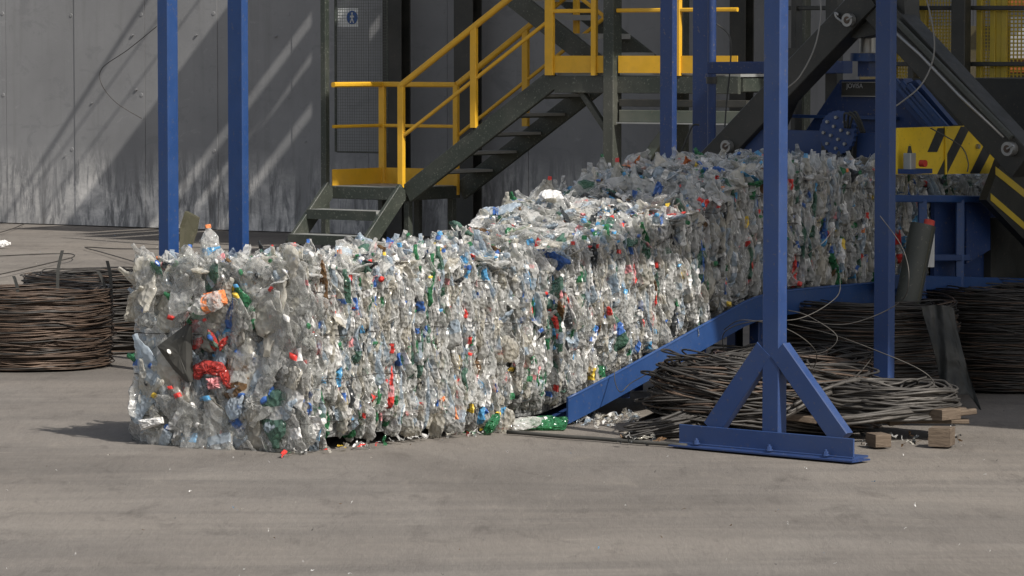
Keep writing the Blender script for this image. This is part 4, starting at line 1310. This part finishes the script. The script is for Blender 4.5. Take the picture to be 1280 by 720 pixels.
# ================================================================== mesh guards behind the press
def build_guards():
    D = Vector((.80, -.60, 0)); Nn = Vector((.60, .80, 0))
    o = at(1115, 60, 29.0)
    def pt(px, py):
        r = ray(px, py); c = Vector((0, 0, HC)); k = (o - c).dot(Nn) / r.dot(Nn); return c + r * k
    def panel(px0, px1, py0, py1, label, hole=.026, bar=.009, split=None):
        a = pt(px0, py1); b = pt(px1, py0)
        wd = (b - a).dot(D); z0 = a.z; z1 = b.z
        root = thing('mesh_guard', a + D * wd / 2, label, 'guard', 'yellow mesh guards behind the press')
        def L(x, z): return Vector((a.x, a.y, 0)) + D * x + Z * z
        mb = MB()
        nx = int(wd / hole); nz = int((z1 - z0) / hole)
        for i in range(nx + 1):
            x = wd * i / nx; mb.box(L(x, (z0 + z1) / 2), bar, .004, z1 - z0, D, Nn)
        for j in range(nz + 1):
            z = z0 + (z1 - z0) * j / nz; mb.box(L(wd / 2, z) + Nn * .0045, wd, .004, bar, D, Nn)
        mb.build('perforated_sheet', M['guard_yellow'], root)
        mb = MB()
        for x in (0, wd): mb.bbox(L(x, (z0 + z1) / 2) - Nn * .02, .05, .04, z1 - z0 + .04, D, Nn)
        for z in (z0, z1): mb.bar(L(.03, z) - Nn * .02, L(wd - .03, z) - Nn * .02, .04, .045)
        mb.build('guard_frame', M['guard_yellow'], root)
    panel(1118, 1151, -30, 103, 'yellow mesh guard seen between the blue post and the dark arm')
    panel(1156, 1202, -30, 103, 'yellow mesh guard behind the hanging black hose, daylight showing through')
    panel(1226, 1244, -30, 103, 'narrow yellow mesh guard right of the dark upright')
    panel(1257, 1292, -30, 103, 'yellow mesh guard at the right edge with coarse square holes', .030, .011)
    # yellow post strip between the two right guards
    a = pt(1250, 103); b = pt(1250, -30)
    mb = MB(); mb.bbox((a + b) / 2, .06, .05, (b - a).length, D, Nn); ob = mb.build('guard_post', M['guard_yellow'], loc=a); tag(ob, 'plain yellow post between the two right-hand mesh guards', 'post')
    # dark framework in front of the guards
    root = thing('guard_framework', pt(1213, 103) - Nn * .2, 'dark steel framework in front of the yellow mesh guards', 'framework')
    for x, w_ in ((1213, .125), (1154, .05)):
        c = pt(x, 60) - Nn * .15; mb = MB(); mb.bbox(Vector((c.x, c.y, 1.7)), w_, .10, 3.4, D, Nn); mb.build('upright', M['black_steel'], root)
    for y in (10, 80):
        mb = MB(); mb.bar(pt(1100, y) - Nn * .08, pt(1300, y) - Nn * .08, .03, .035); mb.build('cross_rail', M['black_steel'], root)
    mb = MB(); a = pt(1110, 150); b = pt(1310, 150); mb.bar(Vector((a.x, a.y, 1.0)) - Nn * .25, Vector((b.x, b.y, 1.0)) - Nn * .25, .02, 1.74); mb.build('lower_panel', M['black_steel'], root)
    # machinery dimly seen behind the mesh
    c = pt(1180, 55) + Nn * 1.6
    root = thing('conveyor_head', Vector((c.x, c.y, 0)), 'orange and grey conveyor head dimly seen behind the mesh guards', 'conveyor')
    mb = MB(); mb.bbox(Vector((c.x, c.y, 1.5)), 3.0, .9, 1.7, D, Nn, Z, bev=.03); mb.build('conveyor_housing', M['wood_dim'], root)
    mb = MB(); mb.bar(c - D * .1 + Z * .35 - Nn * .5, c + D * .25 + Z * .35 - Nn * .5, .08, .08); mb.build('orange_beam', M['orange_paint'], root)
    mb = MB(); mb.bar(c + D * .0 - Z * .20 - Nn * .5, c + D * .2 - Z * .20 - Nn * .5, .08, .06); mb.build('orange_beam', M['orange_paint'], root)
    mb = MB(); mb.box(c + D * .08 + Z * .05 - Nn * .47, .22, .02, .34, D, Nn); mb.build('white_sheet', M['white_paint'], root)
    # hanging bundle of hoses
    mb = MB(); c = pt(1166, 20) - Nn * .35
    rr = random.Random(3)
    for k in range(9):
        o_ = D * rr.uniform(-.05, .05) + Nn * rr.uniform(-.04, .04)
        zt = 2.95; zb = rr.uniform(2.18, 2.4)
        mb.tube(spline([Vector((c.x, c.y, zt)) + o_ * .4, Vector((c.x, c.y, 2.6)) + o_ * .7 + D * .01, Vector((c.x, c.y, 2.4)) + o_ * 1.2 + D * .03, Vector((c.x, c.y, zb)) + o_ * 1.5 + D * .035], 5), .022, 7)
    ob = mb.build('hose_bundle', M['rubber'], loc=Vector((c.x, c.y, 2.2))); tag(ob, 'bundle of black hoses hanging down in front of the mesh guards', 'hoses')
M['wood_dim'] = painted('brown_grey_paint', (.13, .105, .05), .6, .3)
build_guards()

# ================================================================== wire coils
def coil(name, c, R, h, n_, mat, label, group='coils of baling wire', r_in=.62, tilt=0, tdir=0, sag=.0, rw=.0042, squash=1.0, sq_dir=0, seed=1, cat='wire coil', zoff=0.0, loose=.014, layers=4, wob=1.0):
    n = int(n_ * 1.5)
    rr = random.Random(seed)
    c = Vector(c)
    root = thing(name, c, label, cat, group)
    rot = Matrix.Rotation(tilt, 3, Vector((math.cos(tdir), math.sin(tdir), 0)))
    sd = Matrix.Rotation(sq_dir, 3, 'Z')
    def tr(x, y, z):
        v = sd @ Vector((x, y * squash, 0)); v.z = z
        return c + Z * zoff + rot @ v
    mb = MB(); seg = 64
    for k in range(n):
        lay = rr.choice(range(layers))
        top = rr.uniform(0, 1) < .18
        z = (k + .5) / n * h if not top else h * rr.uniform(.93, 1.02)
        R0 = R * (1 - .02 * lay - abs(z / h - .5) ** 3 * .35) if not top else R * rr.uniform(r_in, .98)
        ph = rr.uniform(0, 6.28); wild = 1 + 2.2 * min(1, .02 / loose) if rr.random() < .07 else 1.0
        a1, a2, a3 = rr.uniform(-1, 1) * wild, rr.uniform(-1, 1) * wild, rr.uniform(-1, 1)
        tl = rr.uniform(-.045, .045) * R / .5 * wob; td = rr.uniform(0, 6.28)
        pts = []
        for s in range(seg):
            t = 2 * math.pi * s / seg
            q = R0 + loose * (a1 * math.sin(2 * t + ph) + a2 * math.sin(3 * t - ph) + .6 * a3 * math.sin(7 * t + ph))
            zz = z + tl * math.sin(t + td) + .006 * a2 * math.sin(5 * t + ph) + sag * math.sin(t)
            pts.append(tr(math.cos(t) * q, math.sin(t) * q, max(rw, zz)))
        mb.tube(pts, rw * rr.uniform(.8, 1.25), 5, closed=True, mi=0 if rr.random() < .75 else 1)
    mb.build('wire_windings', [mat, M['wire_dark'] if mat is not M['wire_dark'] else M['wire_rust']], root)
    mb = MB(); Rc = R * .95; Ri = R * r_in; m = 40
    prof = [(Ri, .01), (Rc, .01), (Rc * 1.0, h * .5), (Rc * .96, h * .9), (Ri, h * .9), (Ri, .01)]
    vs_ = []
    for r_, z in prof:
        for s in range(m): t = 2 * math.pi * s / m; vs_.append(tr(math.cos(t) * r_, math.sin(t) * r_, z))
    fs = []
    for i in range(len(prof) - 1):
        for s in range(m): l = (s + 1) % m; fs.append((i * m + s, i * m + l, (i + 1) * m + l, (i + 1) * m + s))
    mb.add(vs_, fs, 0, True); mb.build('coil_inside', M['wire_core'], root)  # added dark ring blocks light; its colour is the shade between windings
    return root, tr

def strap(root, pts, wd=.03, mat=None, across=None):
    """flat steel strip standing up out of a coil"""
    pts = spline(pts, 6); mb = MB()
    ac = across or Vector((1, 0, 0)); vs_ = []; nrm = Vector((0, 1, 0)) * .0025
    for p in pts:
        vs_ += [p - ac * wd / 2 - nrm, p + ac * wd / 2 - nrm, p + ac * wd / 2 + nrm, p - ac * wd / 2 + nrm]
    fs = [(0, 3, 2, 1)]
    for i in range(len(pts) - 1):
        for k in range(4): fs.append((i * 4 + k, i * 4 + (k + 1) % 4, i * 4 + 4 + (k + 1) % 4, i * 4 + 4 + k))
    n = len(pts) * 4; fs.append((n - 4, n - 3, n - 2, n - 1))
    mb.add(vs_, fs); return mb.build('steel_strap', mat or M['rubber'], root)

yc = 24.75
cL, trL = coil('wire_coil', at(42, 400, yc) * Vector((1, 1, 0)) if False else Vector((at(38, 400, yc).x, yc, 0)), .56, .49, 190, M['wire_rust'], 'rusty wire coil at the left edge, steel straps standing up from it', r_in=.55, seed=2, layers=4)
for a, b, c_ in (((22, 362), (19, 350), (17, 345)), ((72, 356), (73, 335), (78, 313)), ((131, 360), (126, 345), (122, 339)), ((139, 367), (138, 345), (134, 326))):
    dd = 24.75 if a[0] > 100 else 24.6
    strap(cL, [at(a[0], a[1] + 14, dd), at(*a, dd), at(*b, dd), at(*c_, dd)], .022)
cL2, _ = coil('wire_coil', Vector((at(118, 400, 26.1).x, 26.1, 0)), .52, .52, 120, M['wire_dark'], 'dark wire coil half hidden behind the rusty coil and the front bale', r_in=.55, seed=5)

cR, _ = coil('wire_coil', Vector((at(1262, 480, 23.2).x, 23.2, 0)), .53, .60, 170, M['wire_dark'], 'tall dark wire coil at the right edge under the striped swing arm', r_in=.5, seed=8)
cM, _ = coil('wire_coil', Vector((at(1085, 480, 22.55).x, 22.55, 0)), .56, .56, 170, M['wire_dark'], 'dark wire coil behind the blue post with a black sheet hung over it', r_in=.5, seed=9)
# heap of loose grey bundles in front, wires coloured darker for the shade there
h1, _ = coil('wire_coil', Vector((at(955, 530, 20.5).x, 20.5, 0)), .68, .23, 130, M['wire_dark'], 'sprawling low heap of grey wire under the braces of the blue A-shaped post', r_in=.3, seed=12, loose=.05, squash=.62, sq_dir=.45, tilt=math.radians(7), tdir=math.radians(100), zoff=.03, rw=.0062, wob=2.6)
h2, _ = coil('wire_coil', Vector((at(900, 500, 20.7).x, 20.7, 0)), .31, .12, 40, M['wire_grey'], 'small loose coil of pale wire lying on top of the grey heap', r_in=.6, seed=14, loose=.03, squash=.5, sq_dir=.25, tilt=math.radians(-10), tdir=math.radians(90), zoff=.25, rw=.0038)
h3, _ = coil('wire_coil', Vector((at(1112, 530, 20.15).x, 20.15, 0)), .37, .15, 60, M['wire_grey'], 'flat coil of thick grey wire resting on broken pallet timber', r_in=.35, seed=15, loose=.02, squash=.75, sq_dir=0, zoff=.10, rw=.0075, wob=1.8)

def wire_bundle(paths, n, spread, mat, label, seed, r=.006, name='wire_bundle'):
    rr = random.Random(seed); mb = MB()
    if mat is M['wire_grey']: r = .0085
    c = paths[len(paths) // 2]
    for k in range(n):
        o = Vector((rr.gauss(0, spread), rr.gauss(0, spread), rr.gauss(0, spread)))
        pts = [p + o * rr.uniform(.7, 1.2) + Vector((rr.gauss(0, spread * .3), rr.gauss(0, spread * .3), rr.gauss(0, spread * .3))) for p in paths]
        for p in pts: p.z = max(.008, p.z)
        cut = rr.uniform(-.06, .06)
        pts[0] = pts[0] + (pts[0] - pts[1]).normalized() * cut; pts[-1] = pts[-1] + (pts[-1] - pts[-2]).normalized() * rr.uniform(-.08, .08)
        mb.tube(spline(pts, 6), r * rr.uniform(.8, 1.3), 6, mi=0 if rr.random() < .7 else 1)
    loc = Vector((c.x, c.y, 0))
    o = mb.build(name, [mat, M['wire_dark']], loc=loc); tag(o, label, 'wire bundle', 'bundles of straight baling wire'); return o
coil('wire_coil', Vector((at(985, 500, 21.6).x, 21.6, 0)), .50, .30, 80, M['wire_dark'], 'dark squat wire coil in the shade under the ramp behind the blue A-shaped post', r_in=.35, seed=19, loose=.04, rw=.006, wob=2)
def px3(l): return [at(x, y, d) for x, y, d in l]
wire_bundle(px3([(800, 541, 20.0), (880, 512, 20.1), (960, 478, 20.4), (1020, 470, 20.6), (1062, 482, 20.7)]), 24, .022, M['wire_grey'], 'thick bundle of grey wires arching over the heap behind the A-shaped post', 31)
wire_bundle(px3([(985, 513, 19.9), (1030, 492, 20.0), (1070, 480, 20.2), (1100, 494, 20.4)]), 18, .018, M['wire_grey'], 'short curved bundle of grey wires right of the sloping blue brace', 32)
wire_bundle(px3([(790, 546, 19.95), (850, 536, 20.0), (920, 520, 20.2), (1010, 500, 20.3)]), 40, .03, M['wire_dark'], 'dark bundle of wires fanning out onto the yard at the left of the heap', 33)
wire_bundle(px3([(812, 535, 20.3), (860, 508, 20.6), (930, 478, 20.9), (990, 470, 21.1)]), 36, .026, M['wire_dark'], 'dark upper bundle of wires along the back of the heap', 34)
wire_bundle(px3([(1040, 528, 19.75), (1090, 522, 19.75), (1140, 516, 19.9), (1178, 512, 20.2)]), 14, .014, M['wire_grey'], 'bundle of pale wires on the front of the pallet timber', 35)

# thin loose wires springing from the heap
def loose_wire(pts, label, r=.0028, mat='wire_grey', grp='loose thin wires'):
    mb = MB(); mb.tube(spline(pts, 10), r, 5); c = pts[0]
    o = mb.build('loose_wire', M[mat], loc=c); tag(o, label, 'wire', grp)
loose_wire(px3([(905, 440, 20.4), (906, 415, 20.2), (940, 402, 20.0), (1000, 398, 20.0), (1045, 372, 20.1), (1050, 348, 20.3)]), 'loose thin wire looping low in front of the ramp, left of the blue A-shaped post')
loose_wire(px3([(1012, 470, 20.3), (1020, 440, 20.1), (985, 412, 20.0), (930, 400, 20.1), (905, 412, 20.3)]), 'loose thin wire curling round behind the A-shaped post over the heap')
loose_wire(px3([(990, 445, 20.2), (1030, 440, 20.1), (1046, 420, 20.1), (1010, 395, 20.2), (985, 388, 20.3)]), 'loose thin wire bowing out to the right of the A-shaped post')
loose_wire(px3([(985, 405, 20.6), (1040, 418, 20.4), (1100, 440, 20.2), (1150, 462, 20.2), (1168, 480, 20.2), (1160, 496, 20.2), (1130, 505, 20.2)]), 'loose thin wire crossing in front of the right blue post and looping down')
loose_wire(px3([(1100, 270, 20.7), (1128, 310, 20.5), (1136, 350, 20.4), (1122, 380, 20.5), (1060, 405, 20.6), (1000, 400, 20.8)]), 'loose thin wire hanging in a wide bow round the right blue post')
loose_wire(px3([(1008, 318, 20.3), (1030, 302, 20.3), (1044, 282, 20.4)]), 'short loose wire sticking out of the shaded bale')
loose_wire(px3([(768, 462, 20.9), (769, 478, 20.8), (776, 490, 20.6), (790, 478, 20.6), (824, 460, 20.6)]), 'bent loose wire on the ground under the ramp rail')
# cables hanging over the press
loose_wire(px3([(1024, -10, 22.8), (1026, 20, 22.6), (1018, 60, 22.4), (1000, 95, 22.3), (984, 110, 22.3)]), 'thin pale cable hanging down across the left clamp arm', .005, 'hose', 'hanging cables')
loose_wire(px3([(1156, -10, 22.2), (1167, 40, 22.0), (1166, 75, 21.9), (1150, 108, 21.8), (1118, 134, 21.8)]), 'thin pale cable hanging in a bow across the right clamp arm', .005, 'hose', 'hanging cables')
loose_wire(px3([(1163, 160, 22.2), (1200, 182, 22.2), (1210, 202, 22.2), (1209, 215, 22.2)]), 'thin dark cable draped over the yellow striped plate', .004, 'rubber', 'hanging cables')
loose_wire(px3([(896, 30, 26.5), (912, 46, 26.4), (913, 80, 26.4), (908, 130, 26.4), (905, 175, 26.3)]), 'thin black cable dangling right of the broad dark blue post', .006, 'rubber', 'hanging cables')
loose_wire(px3([(848, 198, 27.0), (860, 170, 27.0), (866, 157, 27.0), (874, 156, 27.0)]), 'dark stiff cable rising from the bale between the two dark blue posts', .007, 'rubber', 'hanging cables')
loose_wire(px3([(196, 33, 24.1), (160, 62, 24.6), (128, 85, 25), (127, 105, 25), (145, 128, 25), (177, 148, 25)]), 'thin dark wire bowing out from the leftmost blue post in front of the wall', .0028, 'wire_dark')
g0 = [gp(x, y, .03) for x, y in ((-20, 321), (40, 318), (85, 317), (92, 321), (70, 327), (0, 343), (-30, 348))]
loose_wire(g0, 'thin wire lying in a long flat loop on the yard beyond the rusty coil', .006, 'wire_dark')
g0 = [gp(x, y, .02) for x, y in ((230, 311), (150, 311), (112, 309), (108, 310), (130, 316), (182, 331))]
loose_wire(g0, 'thin wire lying in a sharp bend on the yard behind the leftmost blue post', .006, 'wire_dark')
g0 = [gp(x, y, .02) for x, y in ((-10, 293), (12, 287), (30, 280))]
loose_wire(g0, 'short wire lying on the yard at the foot of the wall', .006, 'wire_dark')
a_ = gp(634, 540, .008); b_ = gp(858, 557, .008)
mb = MB(); mb.tube([a_ + (b_ - a_) * k / 12 + Vector((0, .012 * math.sin(k * 1.3), 0)) for k in range(13)], .012, 6)
o_ = mb.build('ground_cable', M['rubber'], loc=a_); tag(o_, 'black cable laid straight across the yard to the blue foot beam', 'cable')

# ================================================================== broken pallet, timber, sheet, tube, board
def timber(c, l, w_, h, ang, label, tilt=0, mat='wood'):
    mb = MB(); u = Vector((math.cos(ang), math.sin(ang), math.sin(tilt))); v = Vector((-math.sin(ang), math.cos(ang), 0)); n = u.cross(v)
    c = Vector(c); mb.bbox(c, w_, h, l, v, n, u, bev=.004)
    o = mb.build('timber_block', M[mat], loc=c - Z * h / 2); tag(o, label, 'timber', 'pieces of pallet timber'); return o
timber(gp(1098, 558) + Z * .035, .09, .14, .07, .3, 'small square timber block in front of the flat wire coil')
timber(gp(1177, 557) + Z * .05, .13, .12, .10, 1.25, 'timber block standing at the right end of the flat wire coil')
timber(gp(1180, 548) + Z * .135, .15, .11, .06, .7, 'upper timber block on the right end of the pallet')
timber(gp(1003, 545) + Z * .10, .17, .09, .035, -.35, 'pale timber offcut lying on the blue foot beam', -.1)
timber(gp(1120, 545) + Z * .085, .80, .10, .022, -.05, 'long pallet board carrying the flat wire coil')
timber(gp(1120, 530) + Z * .085, .80, .10, .022, -.05, 'rear pallet board under the flat wire coil')
timber(gp(1165, 546) + Z * .11, .5, .05, .03, .15, 'thin pale slat sticking out under the flat wire coil', .12)
strap_root = thing('steel_strip', at(1070, 470, 20.3), 'bent flat steel strip poking up from the wire bundle by the right post', 'steel strip')
strap(strap_root, [at(1066, 474, 20.3), at(1078, 462, 20.3), at(1088, 450, 20.3)], .035, M['wire_grey'], Vector((.5, 0, .8)))
# sheet draped over the coil
def build_sheet():
    mb = MB(); nu, nv = 22, 26; vs_ = []
    rr = random.Random(4)
    top = [(1140, 388), (1165, 380), (1188, 392)]; 
    for j in range(nv + 1):
        f = j / nv
        for i in range(nu + 1):
            g = i / nu
            x = (1152 + 40 * g) * (1 - f) + (1178 + 42 * g + (10 * f if g > .5 else 0)) * f + 4 * math.sin(f * 3.1) * (1 - g)
            y = 385 + 4 * math.sin(g * 3.14) * -1 + (f ** .9) * (112 + 26 * (g > .55) * (g - .55) * 2)
            d = 21.95 - .25 * math.sin(f * 1.5) + .022 * math.sin(g * 7 + f * 3) + .012 * math.sin(g * 15 + f * 9 + 1) + .02 * math.sin(f * 11)
            vs_.append(at(x, y, d + rr.uniform(-.006, .006)))
    n0 = len(vs_)
    vs_ += [v + Vector((0, .02, 0)) for v in vs_]
    fs = []
    for j in range(nv):
        for i in range(nu):
            a = j * (nu + 1) + i; fs.append((a, a + 1, a + nu + 2, a + nu + 1)); fs.append((n0 + a, n0 + a + nu + 1, n0 + a + nu + 2, n0 + a + 1))
    mb.add(vs_, fs, 0, True)
    o = mb.build('black_sheet', M['film_black'], loc=gp(1190, 510)); tag(o, 'black plastic sheet draped down between the two dark wire coils', 'sheet')
build_sheet()
def build_tube():
    a = at(1126, 420, 22.5); b = at(1154, 281, 22.6)
    root = thing('leaning_pipe', Vector((a.x, a.y, 0)), 'grey-green pipe with a red end leaning behind the right blue post', 'pipe')
    d = (b - a).normalized(); a = a - d * .02
    mb = MB(); mb.cyl(a, b, .080, 24); mb.build('pipe_body', M['tube_grey'], root)
    mb = MB(); s = d.cross(Vector((0, 1, 0))).normalized(); s = -s if s.x < 0 else s
    e = s * .055 - Vector((0, 1, 0)) * .058
    mb.bar(a + e, b + e, .008, .008); mb.build('pale_seam', M['olive'], root)
    mb = MB(); mb.lathe(b + s * .035, d, [(.034, -.01), (.034, .035), (.026, .04), (.026, .012), (.001, .012)], 16); mb.build('red_collar', M['red_paint'], root)
    mb = MB(); c = at(1163, 300, 22.75); mb.box(c - Z * .05, .05, .02, .24, Vector((1, 0, 0)), Vector((0, 1, 0))); mb.build('white_label', M['white_paint'], root)
build_tube()
mb = MB(); q = px3([(225, 283, 27), (231, 264, 27), (246, 272, 27.1), (243, 290, 27.1), (224, 345, 27)])
mb.prism(q, Vector((0.02, .03, 0))); o_ = mb.build('olive_board', M['olive'], loc=Vector((q[0].x, q[0].y, 0))); tag(o_, 'olive painted board leaning behind the leftmost blue post', 'board')
# lower left strut of that post
a = at(196, 332, 24.4); b = at(203, 318, 24.4)

# ================================================================== litter on the yard
def build_litter():
    rr = np.random.default_rng(77); hp = Heap()
    for i in range(230):
        c = rr.uniform()
        if c < .45: x, y = rr.uniform(-3.2, 3.2), rr.uniform(14.5, 20)
        elif c < .8: x, y = rr.uniform(-5.5, -2), rr.uniform(24, 43)
        else: x, y = rr.uniform(1.3, 3.2), rr.uniform(18.6, 22)
        col = PI_[['white', 'clear', 'clear_warm', 'white', 'black', 'brown', 'white', 'sky'][rr.integers(8)]]
        m3 = basis(rr.normal(0, 1, 3) * [1, 1, .1], Zn, .3, rr)
        hp.add(FILM[rr.integers(len(FILM))], m3, np.array((x, y, .006)), rr.uniform(.05, .16), [col] * 3)
    # scraps at the foot of the ramp and along the bales
    for i in range(90):
        px, py = rr.uniform(700, 800), rr.uniform(520, 535)
        q = gp(px, py); m3 = basis(rr.normal(0, 1, 3) * [1, 1, .2], Zn, .5, rr)
        col = PI_[['white', 'clear', 'clear_warm', 'clear_blue', 'clear', 'clear_warm'][rr.integers(6)]]
        hp.add(FILM[rr.integers(len(FILM))], m3, np.array((q.x, q.y, .018)), rr.uniform(.25, .6), [col] * 3)
    for i in range(70):
        t = rr.uniform(-.2, 2.0); q = P(t, rr.uniform(0, .09)); m3 = basis(rr.normal(0, 1, 3) * [1, 1, .2], Zn, .5, rr)
        col = PI_[['white', 'clear', 'clear_warm', 'green', 'clear', 'yellow', 'red'][rr.integers(7)]]
        hp.add(FILM[rr.integers(len(FILM))], m3, np.array((q.x, q.y, .014)), rr.uniform(.2, .6), [col] * 3)
    for i in range(60):
        px, py = rr.uniform(770, 830) if i < 20 else rr.uniform(1075, 1200), rr.uniform(545, 560)
        q = gp(px, py); m3 = basis(rr.normal(0, 1, 3) * [1, 1, .2], Zn, .5, rr)
        col = PI_[['black', 'clear', 'black', 'brown', 'clear_warm'][rr.integers(5)]]
        hp.add(FILM[rr.integers(len(FILM))], m3, np.array((q.x, q.y, .018)), rr.uniform(.2, .5), [col] * 3)
    o = hp.build('litter', None, (0, 0, 0)); tag(o, kind='stuff')
build_litter()
